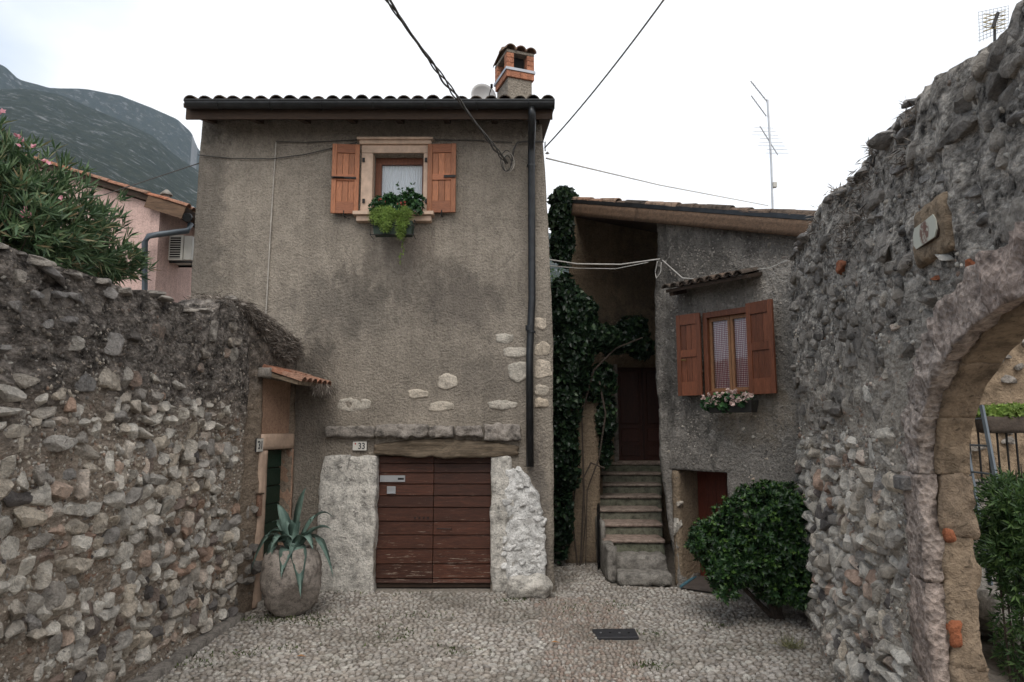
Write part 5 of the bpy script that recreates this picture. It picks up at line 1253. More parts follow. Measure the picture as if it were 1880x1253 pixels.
# ================================================================== MOUNTAINS
def ridge(name, pts, Rr, r0, seed, label, amp=1.0):
    az = [math.atan2(ray(px, py).x, ray(px, py).y) for px, py in pts]; el = [ray(px, py).z / math.hypot(ray(px, py).x, ray(px, py).y) for px, py in pts]
    na, nr = 260, 110
    A = np.linspace(az[0], az[-1], na); T = np.linspace(0, 1.25, nr)
    AA_, TT = np.meshgrid(A, T, indexing='ij'); Z = np.interp(AA_, az, el) * Rr
    rr = r0 + (Rr - r0) * TT
    prof = np.where(TT < 1, TT ** 1.15, 1 - (TT - 1) * 1.2)
    X = np.sin(AA_) * rr; Y = np.cos(AA_) * rr
    n = fbm(np.stack([X.ravel(), Y.ravel(), X.ravel() * 0 + seed], 1) / (Rr * .16), 6).reshape(X.shape)
    Zz = Z * prof + n * Rr * .014 * amp * np.clip(TT * 3, 0, 1) * (1.0 - 0.75 * np.exp(-((TT - 1) / .08) ** 2)) - 5
    I = np.arange(X.size).reshape(X.shape)
    f = np.stack([I[:-1, :-1].ravel(), I[:-1, 1:].ravel(), I[1:, 1:].ravel(), I[1:, :-1].ravel()], 1)
    o = link(name, mesh(name, np.stack([X.ravel(), Y.ravel(), Zz.ravel()], 1), f[:, ::-1], M['mountain'], smooth=True))
    o['kind'] = 'structure'; o['label'] = label; return o
ridge('mountain_slope', [(-900, 60), (-400, 100), (0, 158), (50, 158), (110, 168), (160, 190), (220, 215), (280, 246), (330, 286), (380, 318), (600, 380), (900, 415), (1020, 425), (1060, 440), (1300, 520), (1900, 700)], 1500, 250, 1.0, 'wooded limestone mountainside sloping down from the left', .8)
ridge('far_mountain', [(-900, 60), (-60, 90), (10, 118), (35, 142), (90, 158), (160, 160), (220, 172), (280, 197), (325, 216), (352, 240), (362, 266), (385, 300), (600, 360), (900, 400)], 2400, 1600, 4.0, 'higher mountain with pale cliffs behind, its top in the cloud', .8)

# ================================================================== HOUSE SIGNS
def sign(label, fr, a_, b_, y0, text, tsize, mark, parentcol=None):
    p, q = fr.pix(*a_), fr.pix(*b_); c = ((p.x + q.x) / 2, (p.z + q.z) / 2)
    t = thing('house_number_sign', label, 'sign', tuple(fr.W(c[0], y0, c[1])), fr.th)
    w_, h_ = abs(q.x - p.x) / 2, abs(p.z - q.z) / 2
    box('rim', M['ink'], t, -w_ - .004, w_ + .004, -.004, .008, -h_ - .004, h_ + .004)
    box('plate', M['enamel'], t, -w_, w_, -.008, -.0045, -h_, h_)
    cu = bpy.data.curves.new('number', 'FONT'); cu.body = text; cu.size = tsize; cu.extrude = .0015; cu.align_x = 'CENTER'; cu.align_y = 'CENTER'; cu.materials.append(M['ink'])
    cu.offset = .0012
    tmp = bpy.data.objects.new('tmp', cu); col.objects.link(tmp); dg = bpy.context.evaluated_depsgraph_get(); me = bpy.data.meshes.new_from_object(tmp.evaluated_get(dg)); bpy.data.objects.remove(tmp)
    n = link('number', me, t, (w_ * (.28 if w_ > .09 and text == '33' else .15), -.0105, -.004), (R(90), 0, 0))
    n.scale = (.85, 1, 1)
    octo(.009, .012, .004, -.0098, -.0083).build('red_mark', mark, t).location = (-w_ * .62, 0, h_ * .5)
    return t
sign('small cream plate reading 33 under the stone ledge beside the plank door', FM, (649, 811), (674, 827), -.03, '33', .12, M['red_ink'])
sign('small cream plate reading 31 left of the green door', FB, (467.0, 806), (477.5, 829), -.030, '31', .14, M['ink'])
# small objects on the walls
q = FB.pix(470, 928)
t = thing('terracotta_box', 'small orange terracotta letter tile beside the green door', 'wall box', tuple(FB.W(q.x, -.02, q.z)), FB.th)
rough('tile', M['tile_orange'], t, -.035, .035, -.045, .0, -.13, .13, .02, .003, 4, 8, .05)
box('lid', M['fascia'], t, -.05, .045, -.06, .0, .132, .15)

# ================================================================== MANHOLE, BOULDER, POT
c = sum((Vector(v) for v in cv), Vector()) / 4
t = thing('manhole_cover', 'dark rectangular iron manhole cover set in the pebbles', 'manhole cover', (c.x, c.y, 0.006))
MB().hexa([tuple(v - c + Vector((0, 0, -.03))) for v in (cv[3], cv[2], cv[1], cv[0])] + [tuple(v - c + Vector((0, 0, .012))) for v in (cv[3], cv[2], cv[1], cv[0])]).build('plate', M['cover'], t, bevel=.004)
for k in range(4): MB().tube([(-.16 + k * .1, .0, .011), (-.16 + k * .1, .0, .018)], .012, 8).build('bolt', M['iron'] if k % 2 else M['steel'], t)
P0 = ground(970, 1100)
t = thing('boulder', 'pale rounded boulder at the foot of the whitewashed house corner', 'boulder', (P0.x, P0.y + .12, 0))
rough('rock', M['jamb_stone'], t, -.31, .30, -.16, .2, -.04, .27, .035, .05, 5, 3.2, .33)
P0 = ground(522, 1138)
POT = thing('stone_pot', 'large round weathered stone pot holding the agave', 'stone pot', (P0.x, P0.y + .20, 0), 0)
prof = [(0.02, 0), (.14, 0.0), (.22, .04), (.30, .15), (.345, .30), (.36, .44), (.345, .58), (.30, .70), (.25, .76), (.225, .775), (.20, .75), (.185, .66), (.02, .64)]
pv = []; nn_ = 36
pr2 = []
for k in range(len(prof) - 1):
    for s_ in range(3): pr2.append((prof[k][0] + (prof[k + 1][0] - prof[k][0]) * s_ / 3, prof[k][1] + (prof[k + 1][1] - prof[k][1]) * s_ / 3))
pr2.append(prof[-1])
for (r_, z_) in pr2:
    for k in range(nn_): a = 2 * math.pi * k / nn_; pv.append((math.cos(a) * r_, math.sin(a) * r_ * .92, z_))
pv = np.array(pv); nm = pv.copy(); nm[:, 2] -= .38; nm /= np.linalg.norm(nm, axis=1)[:, None]
pv = pv + nm * (.03 * fbm(pv * 3.3 + 4, 4))[:, None]
# a hewn flat face towards the lower right
hn = np.array([.45, -.75, -.48]); hn /= np.linalg.norm(hn); s_ = (pv - np.array([0, 0, .38])) @ hn; pv = pv - np.maximum(s_ - .265, 0)[:, None] * hn
pf = [(i * nn_ + k, i * nn_ + (k + 1) % nn_, (i + 1) * nn_ + (k + 1) % nn_, (i + 1) * nn_ + k) for i in range(len(pr2) - 1) for k in range(nn_)]
link('bowl', mesh('bowl', pv, pf, M['pot_stone'], smooth=True), POT)
MB().tube([(0, 0, .66), (0, 0, .72)], .18, 16).build('soil', M['bark'], POT)
AG = thing('agave', 'blue green agave with long arching leaves growing in the stone pot', 'plant', (POT.location.x, POT.location.y, .72))
def agave_leaf(px, py, dy, lift, w_=.05, sag=0.0):
    tip = atY(px, py, AG.location.y + dy) - AG.location; base = Vector((tip.x * .1, dy * .1, 0)); n = 12; V = []; Fc = []
    ctrl = (base + tip) / 2 + Vector((0, 0, lift))
    for i in range(n + 1):
        u = i / n; p = base * (1 - u) ** 2 + ctrl * 2 * u * (1 - u) + tip * u * u
        t = ((ctrl - base) * (1 - u) + (tip - ctrl) * u).normalized(); s = t.cross(Vector((0, 0, 1)))
        if s.length < .1: s = Vector((1, 0, 0))
        s.normalize(); nn = s.cross(t).normalized()
        if abs(t.z) > .7: 
            s = (s + Vector((.6, 0, 0)) * (1 if s.x > 0 else -1)).normalized(); nn = s.cross(t).normalized()
        ww = w_ * (1.0 + .25 * math.sin(u * math.pi)) * min(1, (1 - u) * 2.2) ** .8 * (.75 + .25 * min(1, u * 5)); th = .012 * (1 - u) + .002
        V += [p - s * ww + nn * ww * .35, p - s * ww * .45 + nn * ww * .06, p - nn * 0, p + s * ww * .45 + nn * ww * .06, p + s * ww + nn * ww * .35, p - nn * th]
    for i in range(n):
        for k in range(6): a = i * 6; Fc.append((a + k, a + (k + 1) % 6, a + 6 + (k + 1) % 6, a + 6 + k))
    link('leaf', mesh('leaf', V, Fc, M['agave'], smooth=True), AG)
for a in ((562, 895, .05, .25, .045), (508, 925, .1, .2, .04), (612, 950, .1, .42, .034), (608, 972, -.05, .25, .052), (490, 985, -.05, .30, .05), (460, 1050, -.1, .62, .042), (480, 1068, -.22, .55, .045), (552, 1098, -.32, .50, .058), (516, 1062, -.36, .30, .05), (612, 1060, .0, .62, .04), (500, 960, .12, .3, .045), (548, 965, .05, .30, .055), (530, 955, .1, .18, .05), (497, 1010, -.25, .35, .045), (575, 1010, -.2, .35, .045)):
    agave_leaf(*a[:4], a[4] * 1.35)
# blue-edged ramp at the low door
P0, P1, P2, P3 = ground(1250, 1080), ground(1345, 1094), ground(1350, 1072), ground(1300, 1062)
t = thing('door_ramp', 'dark cement wedge with a faded blue edge at the low red door', 'ramp', tuple((P0 + P1) / 2)); c = Vector(t.location)
up = Vector((0, 0, .07))
MB().hexa([tuple(v - c) for v in (P0, P1, P2, P3)] + [tuple(P0 - c + Vector((0, 0, .012))), tuple(P1 - c + up * .5), tuple(P2 - c + up * 2.2), tuple(P3 - c + up * 2)]).build('slab', M['slab_dark'], t, bevel=.004)
MB().tube([tuple(P0 - c + Vector((0, 0, .02))), tuple(P3 - c + up * 2 + Vector((0, 0, .012)))], .022, 8).build('blue_edge', M['slab_blue'], t)

# ================================================================== CABLES AND ANTENNAS
def wpt(px, py, Y): return tuple(atY(px, py, Y))
def cable(name, label, pts, r, mat, n=6, sag=0, twist=0, group=None):
    P_ = [Vector(p) for p in pts]; res = []
    for i in range(len(P_) - 1):
        m = 14 if (P_[i + 1] - P_[i]).length > .5 else 5
        for k in range(m): u = k / m; res.append(P_[i].lerp(P_[i + 1], u) - Vector((0, 0, sag * 4 * u * (1 - u))))
    res.append(P_[-1]); loc = res[0]
    o = MB().tube([p - loc for p in res], r, n).build(name, mat, None, smooth=True); o.location = loc
    return tag(o, label, 'cable', group)
E0 = Vector(wpt(930, 300, 9.5))
S0 = Vector(wpt(718, -8, 6.0)); S1 = S0 + (S0 - E0) * .8
o = thing('overhead_cable', 'thick twisted overhead cable descending to a coil on the house front', 'cable', tuple(E0))
for ph in (0, math.pi * 2 / 3, math.pi * 4 / 3):
    pts = []; n = 130
    for k in range(n + 1):
        u = k / n; p = E0.lerp(S1, u) - Vector((0, 0, .25 * 4 * u * (1 - u) * .4)); a = u * 46 + ph; off = .016 * (1 + .6 * math.sin(u * 23))
        pts.append(p - E0 + Vector((math.cos(a) * off, 0, math.sin(a) * off)))
    MB().tube(pts, .009 if ph else .012, 5).build('strand', M['cable'], o, smooth=True)
for k, (cx_, cy_, r_) in enumerate(((932, 299, .085), (930, 296, .10), (934, 300, .095), (931, 302, .075))):
    c = Vector(wpt(cx_, cy_, 9.5)) - E0; pts = [c + Vector((math.cos(a / 20 * 2 * math.pi) * r_ * .85, -.01 * k + .02 * math.sin(a), math.sin(a / 20 * 2 * math.pi) * r_ * 1.5)) for a in range(21)]
    MB().tube(pts, .007, 5).build('coil', M['cable'] if k % 2 else M['conduit'], o)
MB().tube([Vector(wpt(938, 310, 9.5)) - E0, Vector(wpt(943, 275, 9.53)) - E0, Vector(wpt(950, 262, 9.53)) - E0, Vector(wpt(968, 260, 9.54)) - E0, Vector(wpt(998, 261, 9.54)) - E0], .014, 6).build('lead', M['cable'], o, smooth=True)
o = cable('service_cable', 'thin dark cable rising from the top right corner of the house', [wpt(1000, 272, 9.45), wpt(1226, -10, 6.5), wpt(1380, -230, 4.0)], .010, M['cable'], sag=.06)
t = thing('insulator', 'small metal cable clamp with a hanging weight at the house corner', 'insulator', wpt(1001, 268, 9.5))
MB().tube([(0, 0, -.08), (0, 0, .06)], .012, 6).build('rod', M['steel'], t); MB().tube([(.0, 0, -.12), (.03, 0, -.11), (.06, 0, -.12)], [.005, .024, .005], 8).build('weight', M['stone_slate'], t)
cable('wall_cable', 'dark cable stapled along the house front above the window', [wpt(507, 260, 9.57), wpt(560, 262, 9.57), wpt(655, 257, 9.57)], .007, M['cable'])
cable('wall_cable', 'dark cable running from the window cornice to the downpipe', [wpt(798, 257, 9.57), wpt(870, 258, 9.57), wpt(940, 262, 9.57)], .007, M['cable'])
cable('wall_cable', 'thin cable sagging from the left house corner to the window', [wpt(364, 285, 9.57), wpt(420, 291, 9.57), wpt(500, 292, 9.57), wpt(560, 284, 9.57), wpt(655, 262, 9.57)], .007, M['cable'])
o = cable('wall_conduit', 'pale conduit running down the house front left of the window', [wpt(507, 262, 9.58), wpt(497, 420, 9.58), wpt(488, 585, 9.58)], .011, M['conduit'])
cable('garden_wire', 'thin wire crossing above the pink house', [wpt(366, 300, 9.9), wpt(170, 365, 12.3)], .008, M['cable'])
cable('clothes_line', 'upper white clothesline cable strung across the porch', [wpt(1008, 477, 10.1), wpt(1060, 485, 10.4), wpt(1140, 486, 10.2), wpt(1212, 476, 9.92)], .011, M['cable_pale'])
cable('clothes_line', 'lower thin cable sagging across the porch', [wpt(1008, 488, 10.1), wpt(1060, 493, 10.4), wpt(1130, 494, 10.2), wpt(1190, 482, 9.92)], .006, M['cable_pale'])
def sw(px, py, d=-.05): q = FS.pix(px, py, d); return tuple(FS.W(q.x, d, q.z))
cable('wall_lead', 'white cable angling down to the tiled window canopy and on to the arch wall', [sw(1216, 478), sw(1235, 495), sw(1253, 511), sw(1290, 514), sw(1320, 512)], .009, M['cable_pale'])
cable('wall_lead', 'thin white cable curving from the canopy up to the arch wall', [sw(1330, 503, -.1), sw(1375, 497, -.06), sw(1415, 492, -.05), sw(1445, 478, -.05)], .006, M['cable_pale'])
cable('looped_lead', 'white loop of cable hanging at the side house corner', [sw(1207, 480), sw(1203, 500), sw(1205, 512), sw(1213, 500), sw(1214, 482)], .007, M['cable_pale'])
cable('high_wire', 'thin grey wire across the pale sky right of the house', [wpt(1003, 291, 9.7), wpt(1210, 340, 16), wpt(1410, 378, 22)], .012, M['cable_pale'])
t = thing('tv_antenna', 'tall thin aerial mast with small booms above the side house roof', 'antenna', wpt(1420, 384, 12.0))
def PT_(px, py, Y=12.0): return Vector(wpt(px, py, Y)) - Vector(t.location)
MB().tube([PT_(1420, 430), PT_(1416, 300), PT_(1409, 184)], .020, 8).build('mast', M['steel'], t)
for (a_, b_, n_, Ls) in (((1378, 149), (1409, 188), 9, .10), ((1379, 176), (1407, 214), 7, .08), ((1395, 232), (1428, 285), 8, .30)):
    bm_ = MB().tube([PT_(*a_), PT_(*b_)], .010, 6).build('boom', M['steel'], t)
    for k in range(n_):
        u = (k + .5) / n_; p = PT_(*a_).lerp(PT_(*b_), u); dv = Vector((.35, .9, .1)) if Ls < .2 else Vector((.9, .3, .12))
        MB().tube([p - dv * Ls * (.6 + .5 * (k % 3) / 2), p + dv * Ls], .004, 4).build('element', M['steel'], bm_)
box('junction_box', M['ac'], t, PT_(1421, 345).x - .03, PT_(1421, 345).x + .04, -.05, .03, PT_(1421, 345).z, PT_(1421, 345).z + .09)
t = thing('panel_antenna', 'wire mesh panel aerial with bowtie elements above the top of the arch wall', 'antenna', wpt(1826, 72, 7.5))
def PT_(px, py, Y=7.5): return Vector(wpt(px, py, Y)) - Vector(t.location)
MB().tube([PT_(1826, 130), PT_(1826, 44)], .016, 8).build('mast', M['gutter'], t)
for k in range(9): MB().tube([PT_(1796 + k * 7, 22 - k * 1.4, 7.6), PT_(1799 + k * 6.4, 78 - k * 3.2, 7.6)], .0035, 4).build('reflector_wire', M['zinc'], t)
for k in range(9): MB().tube([PT_(1796, 23 + k * 6.6, 7.6), PT_(1852, 11 + k * 5.2, 7.6)], .0035, 4).build('reflector_wire', M['zinc'], t)
brass = simple('pale brass', (.45, .38, .22), .4, .4)
for k in range(4):
    y_ = 27 + k * 8; MB().tube([PT_(1805, y_ + 7, 7.4), PT_(1826, y_, 7.45), PT_(1846, y_ - 7, 7.4)], .006, 4).build('bowtie', brass, t); MB().tube([PT_(1806, y_ - 1, 7.4), PT_(1826, y_ + 2, 7.45), PT_(1847, y_ + 1, 7.4)], .006, 4).build('bowtie', brass, t)
MB().tube([PT_(1832, 24, 7.44), PT_(1822, 52, 7.44)], .02, 6).build('feed', M['iron'], t)
c = Vector(wpt(888, 176, 10.7))
t = thing('satellite_dish', 'pale grey satellite dish behind the roof tiles beside the chimney', 'satellite dish', tuple(c))
V = []; Fc = []
for i in range(7):
    for k in range(24): r_ = .21 * i / 6 + .001; a = 2 * math.pi * k / 24; V.append((math.cos(a) * r_, -.10 * (1 - (i / 6) ** 2) * -1, math.sin(a) * r_ * 1.08))
Fc = [(i * 24 + k, i * 24 + (k + 1) % 24, (i + 1) * 24 + (k + 1) % 24, (i + 1) * 24 + k) for i in range(6) for k in range(24)]
V = V + [(a, b + .012, c_) for a, b, c_ in V]; n = 24 * 7; Fc = Fc + [tuple(i + n for i in f[::-1]) for f in Fc] + [(144 + k, 144 + (k + 1) % 24, n + 144 + (k + 1) % 24, n + 144 + k) for k in range(24)]
d_ = link('reflector', mesh('reflector', V, Fc, M['dish'], smooth=True), t, rot=(R(-8), 0, R(15)))
MB().tube([(0, .12, 0), (0, .15, -.45)], .02, 8).build('pole', M['gutter'], t); MB().tube([(0.05, -.02, -.16), (.14, -.26, .02)], .008, 6).build('feed_arm', M['gutter'], t); MB().tube([(.14, -.25, .0), (.14, -.29, .05)], .02, 8).build('receiver', M['iron'], t)

# ================================================================== WINDOW BOXES
def boxthing(name, label, fr, a_, b_, y0, y1, mat):
    p, q = fr.pix(*a_, y0), fr.pix(*b_, y0); x0, x1 = min(p.x, q.x), max(p.x, q.x); z0, z1 = min(p.z, q.z), max(p.z, q.z)
    t = thing(name, label, 'planter', tuple(fr.W((x0 + x1) / 2, (y0 + y1) / 2, z0)), fr.th); hw_, hy = (x1 - x0) / 2, (y1 - y0) / 2; h = z1 - z0
    MB().hexa([(-hw_ * .94, -hy * .8, 0), (hw_ * .94, -hy * .8, 0), (hw_ * .94, hy * .8, 0), (-hw_ * .94, hy * .8, 0), (-hw_, -hy, h), (hw_, -hy, h), (hw_, hy, h), (-hw_, hy, h)]).build('trough', mat, t, bevel=.006)
    box('soil', M['bark'], t, -hw_ * .9, hw_ * .9, -hy * .8, hy * .8, h - .001, h + .004)
    return t, hw_, hy, h
t, hw_, hy, h = boxthing('window_box', 'dark green window box in a wire holder under the upper window', FM, (684, 405), (757, 430), -.36, -.17, M['planter_green'])
for xx in (-hw_ - .03, hw_ + .03): MB().tube([(xx, hy, h + .0), (xx, -hy - .02, h), (xx * .97, -hy - .02, -.02), (xx * .97, hy, -.02)], .006, 6).build('wire_holder', M['iron'], t)
MB().tube([(-hw_ - .03, -hy - .02, -.015), (hw_ + .03, -hy - .02, -.015)], .006, 6).build('wire_holder', M['iron'], t)
MB().tube([(-hw_ - .03, -hy - .02, h * .6), (hw_ + .03, -hy - .02, h * .6)], .006, 6).build('wire_holder', M['iron'], t)
base = FM.W(*[(FM.pix(720, 400, -.26)).x, -.26, FM.pix(720, 400, -.26).z])
def add_leaves(t, name, parts, mat, kind=None, parent=None):
    o = build_leaves(name, [(v - np.array(t.location)[None], f, a) for v, f, a in parts], mat, parent or t, kind); return o
def pe(px, py, Y, rx_, ry_, rz_): v = atY(px, py, Y); return (v.x, v.y, v.z, rx_, ry_, rz_)
tf_ = thing('asparagus_fern', 'lime green feathery fern spilling over the upper window box', 'plant', tuple(base))
E = [pe(700, 393, 9.3, .17, .10, .10), pe(692, 402, 9.25, .10, .09, .10), pe(716, 398, 9.25, .13, .1, .12), pe(742, 395, 9.25, .11, .1, .12), pe(738, 412, 9.22, .09, .07, .13), pe(708, 412, 9.2, .08, .07, .10), pe(736, 428, 9.2, .05, .05, .09)]
P_, D_ = cloud(E, 9000, .6, .35, 9); add_leaves(tf_, 'fronds', loose(P_, D_, .04, .007, .5, .1, .3), M['leaf_fern'])
tb_ = thing('window_box_plant', 'dark leafy plant with small red flowers behind the lime fern', 'plant', tuple(base + Vector((0, .06, 0))))
E = [pe(700, 378, 9.4, .15, .07, .12), pe(735, 376, 9.4, .18, .07, .13), pe(765, 375, 9.4, .09, .07, .14), pe(716, 366, 9.4, .09, .06, .07), pe(752, 362, 9.4, .07, .05, .12)]
P_, D_ = cloud(E, 420, .7, .3, 8); lf_ = rosettes(P_, D_, 5, .055, .03, .9, .5)
for (x0_, y0_, x1_, y1_) in ((748, 372, 730, 336), (755, 370, 757, 340), (750, 372, 745, 352)):
    for k in range(7):
        u = k / 6; v = atY(x0_ + (x1_ - x0_) * u, y0_ + (y1_ - y0_) * u, 9.38); P1_ = np.array([v[:]] * 2); lf_ += loose(P1_, np.array([[.7, -.3, .3], [-.7, -.3, .3]]), .06, .03)
add_leaves(tb_, 'leaves', lf_, M['leaf_box'])
P_, D_ = cloud([pe(700, 366, 9.33, .04, .02, .02), pe(711, 371, 9.33, .03, .02, .02), pe(740, 375, 9.33, .1, .02, .04)], 14, .7, .2); add_leaves(tb_, 'flowers', rosettes(P_, D_ * [1, 1, 0] + [0, -1, 0], 5, .022, .022, 1, .1), M['petal_red'])
tv_ = thing('trailing_vine', 'thin pale green vine hanging below the upper window box', 'plant', tuple(atY(740, 430, 9.3)))
vp = [atY(px, py, 9.4) for px, py in ((742, 420), (745, 436), (738, 448), (742, 462), (733, 472), (736, 486))]
MB().tube([p - Vector(tv_.location) for p in vp], .003, 5).build('stem', M['leaf_fern'], tv_)
P_ = np.concatenate([np.array([(vp[i].lerp(vp[i + 1], u))[:] for u in np.linspace(0, 1, 9)]) for i in range(5)]); add_leaves(tv_, 'leaves', loose(P_, rng.normal(size=P_.shape) + [0, -1, 0], .028, .022), M['leaf_fern'])
# geranium box under the gingham window
t, hw_, hy, h = boxthing('geranium_box', 'black flower trough under the gingham curtained window', FS, (1298, 737), (1380, 757), -.30, -.12, M['planter_black'])
gt = thing('geranium', 'pale pink flowering geranium in the black trough under the gingham curtained window', 'plant', tuple(Vector(t.location) + Vector((0, 0, h))))
gp = [FS.pix(px, py, -.24) for px, py in ((1305, 742), (1325, 736), (1345, 738), (1363, 736), (1335, 745))]
E = [(*FS.W(q.x, -.24, q.z)[:], .12, .11, .09) for q in gp]
P_, D_ = cloud(E, 330, .8, .3, 8); add_leaves(gt, 'leaves', rosettes(P_, D_, 4, .045, .045, 1.0, .2), M['leaf_box'])
for (px, py) in ((1292, 732), (1297, 742), (1303, 726), (1310, 732), (1306, 737), (1320, 726), (1325, 722), (1331, 734), (1341, 720), (1345, 728), (1350, 719), (1344, 736), (1355, 737), (1344, 744), (1364, 727), (1372, 724), (1378, 725), (1360, 733), (1338, 718), (1316, 738), (1369, 732)):
    q = FS.pix(px, py, -.36); P1 = np.array([FS.W(q.x, -.36 + random.uniform(-.02, .03), q.z)[:]] * 7) + rng.normal(size=(7, 3)) * .013
    add_leaves(gt, 'flower_head', rosettes(P1, rng.normal(size=(7, 3)) * .8 + [-.6, -.8, .4], 5, .024, .024, 1.0, .1), M['petal_pink'])

# ================================================================== SHRUBS, IVY, TREES
# big rounded bush in front of the side house
bc = atY(1400, 1100, 8.6)
B = thing('rounded_bush', 'dense dark green rounded bush with light young tips beside the arch wall', 'bush', (3.10, 8.25, 0))
E = [pe(1400, 960, 8.15, .52, .45, .42), pe(1455, 985, 8.0, .42, .4, .45), pe(1330, 1000, 8.15, .36, .34, .30), pe(1350, 1030, 8.05, .34, .3, .26), pe(1300, 990, 8.2, .20, .22, .22), pe(1430, 925, 8.3, .40, .35, .24), pe(1460, 1050, 8.0, .28, .3, .3), pe(1330, 1062, 8.0, .16, .16, .16), pe(1400, 1035, 8.0, .38, .3, .25), pe(1430, 1075, 8.0, .28, .25, .2), pe(1465, 1010, 8.05, .2, .3, .35)]
E += [(E[k % 9][0] + E[k % 9][3] * .8 * math.cos(k * 2.4), E[k % 9][1] - .2, E[k % 9][2] + E[k % 9][5] * .8 * math.sin(k * 2.4), .12, .12, .10) for k in range(22)]
P_, D_ = cloud(E, 6000, .86, .22, 4.5); add_leaves(B, 'foliage', rosettes(P_, D_, 6, .062, .024, .95, .25, .2), M['leaf_bush'])
P_, D_ = cloud(E, 900, 1.0, .14, 4.0); k_ = (D_[:, 2] > -.3); add_leaves(B, 'young_tips', rosettes(P_[k_] + D_[k_] * .02, D_[k_], 6, .040, .018, .7, .5), M['leaf_tip'])
for k in range(7):
    e_ = E[k % 6]; a = random.uniform(-.1, .1)
    MB().tube([(a * .5, 0, -.02), (a + (e_[0] - 3.1) * .4, (e_[1] - 8.25) * .3, .35), ((e_[0] - 3.1) * .8, (e_[1] - 8.25) * .8, e_[2] - .05)], [.035, .025, .012], 7).build('trunk' if k == 0 else 'limb', M['bark'], B)
# ivy on the alley and porch walls
IV = thing('ivy', 'dark ivy climbing the shadowed wall between the house and the stone steps', 'ivy', (1.1, 11.2, 0))
E = [pe(1035, 366, 11.3, .22, .2, .2), pe(1030, 400, 11.3, .20, .2, .35), pe(1032, 450, 11.3, .18, .2, .4), pe(1035, 560, 11.3, .25, .2, .5), pe(1060, 575, 11.3, .3, .22, .35), pe(1065, 610, 11.3, .35, .22, .4), pe(1050, 660, 11.2, .33, .22, .5), pe(1100, 620, 11.4, .35, .22, .22), pe(1130, 625, 11.9, .42, .2, .24), pe(1160, 608, 12.2, .3, .2, .25), pe(1175, 640, 12.2, .2, .15, .2), pe(1040, 740, 11.2, .25, .2, .6), pe(1035, 840, 11.2, .22, .18, .7), pe(1030, 940, 11.25, .16, .15, .7), pe(1112, 770, 11.6, .16, .15, .38), pe(1100, 700, 11.5, .25, .15, .3), pe(1110, 830, 11.7, .10, .12, .3), pe(1020, 700, 11.3, .16, .15, .8)]
P_, D_ = cloud(E, 6200, .8, .30, 3.0); add_leaves(IV, 'leaves', rosettes(P_, D_, 3, .085, .07, 1.0, -.15, .25, .1), M['leaf_ivy'])
for (pts_) in (((1065, 1040), (1072, 900), (1068, 760), (1050, 620), (1040, 400)), ((1110, 860), (1085, 850), (1070, 880), (1075, 960), (1068, 1035)), ((1100, 700), (1112, 760), (1100, 840), (1078, 900), (1075, 1038)), ((1068, 760), (1090, 680), (1130, 640), (1180, 620)), ((1060, 1038), (1050, 950), (1060, 860), (1055, 760))):
    MB().tube([atY(px, py, 11.35) - Vector(IV.location) for px, py in pts_], [.017, .016, .013, .011, .008][:len(pts_)], 7).build('stem', M['bark'], IV)
# small tree seen through the gap over the alley
TR = thing('distant_tree', 'yellow green tree glimpsed between the house and the ivy', 'tree', (1.3, 17.0, 0))
E = [(1.25, 17, 6.0, .6, .6, .7), (1.6, 17.2, 5.2, .7, .6, .9), (0.9, 16.9, 5.0, .6, .6, .8)]
P_, D_ = cloud(E, 1500, .8, .3); add_leaves(TR, 'crown', loose(P_, D_, .09, .05), M['leaf_garden']); MB().tube([(0, 0, 0), (0, 0, 5)], [.09, .04], 8).build('trunk', M['bark'], TR)
# oleander over the left wall
OL = thing('oleander', 'large oleander bush with narrow leaves and a few pink flowers rising behind the left wall', 'bush', (-4.9, 6.2, 0))
E = [pe(-90, 330, 5.6, .6, .5, .45), pe(5, 355, 5.7, .45, .5, .38), pe(60, 380, 5.8, .55, .5, .40), pe(110, 420, 6.0, .45, .45, .30), pe(30, 430, 5.6, .6, .5, .35), pe(150, 460, 6.3, .38, .4, .24), pe(200, 480, 6.6, .30, .35, .18), pe(-120, 420, 5.6, .9, .6, .6), pe(140, 400, 6.3, .22, .3, .14), pe(185, 500, 6.6, .28, .3, .12), pe(-15, 300, 5.7, .22, .3, .25)]
P_, D_ = cloud(E, 2300, .72, .5, 3.2); add_leaves(OL, 'foliage', rosettes(P_, D_, 7, .135, .019, .62, .55, .15, .05, .3), M['leaf_ole'])
st_ = MB()
for k in range(60):
    e_ = E[k % len(E)]; p = Vector(e_[:3]) + Vector(rng.normal(size=3) * .55 * np.array(e_[3:])); b0 = Vector((-4.9 + random.uniform(-.4, .3), 6.1 + random.uniform(-.2, .2), 2.2)); st_.tube([b0 - Vector(OL.location), b0.lerp(p, .5) + Vector((0, 0, .1)) - Vector(OL.location), p - Vector(OL.location)], [.014, .009, .004], 5)
st_.build('stems', M['bark'], OL); MB().tube([(0, 0, 0), (0, 0, 2.4)], [.08, .05], 8).build('trunk', M['bark'], OL)
for (px, py, n_) in ((38, 257, 5), (8, 212, 3), (52, 397, 8), (58, 272, 2), (84, 298, 2), (110, 360, 1)):
    v = atY(px, py, 5.35); P1 = np.array([v[:]] * n_) + rng.normal(size=(n_, 3)) * .022
    add_leaves(OL, 'flower', rosettes(P1, rng.normal(size=(n_, 3)) * .6 + [.3, -1, .2], 5, .03, .024, .9, .1), M['petal_ole'])
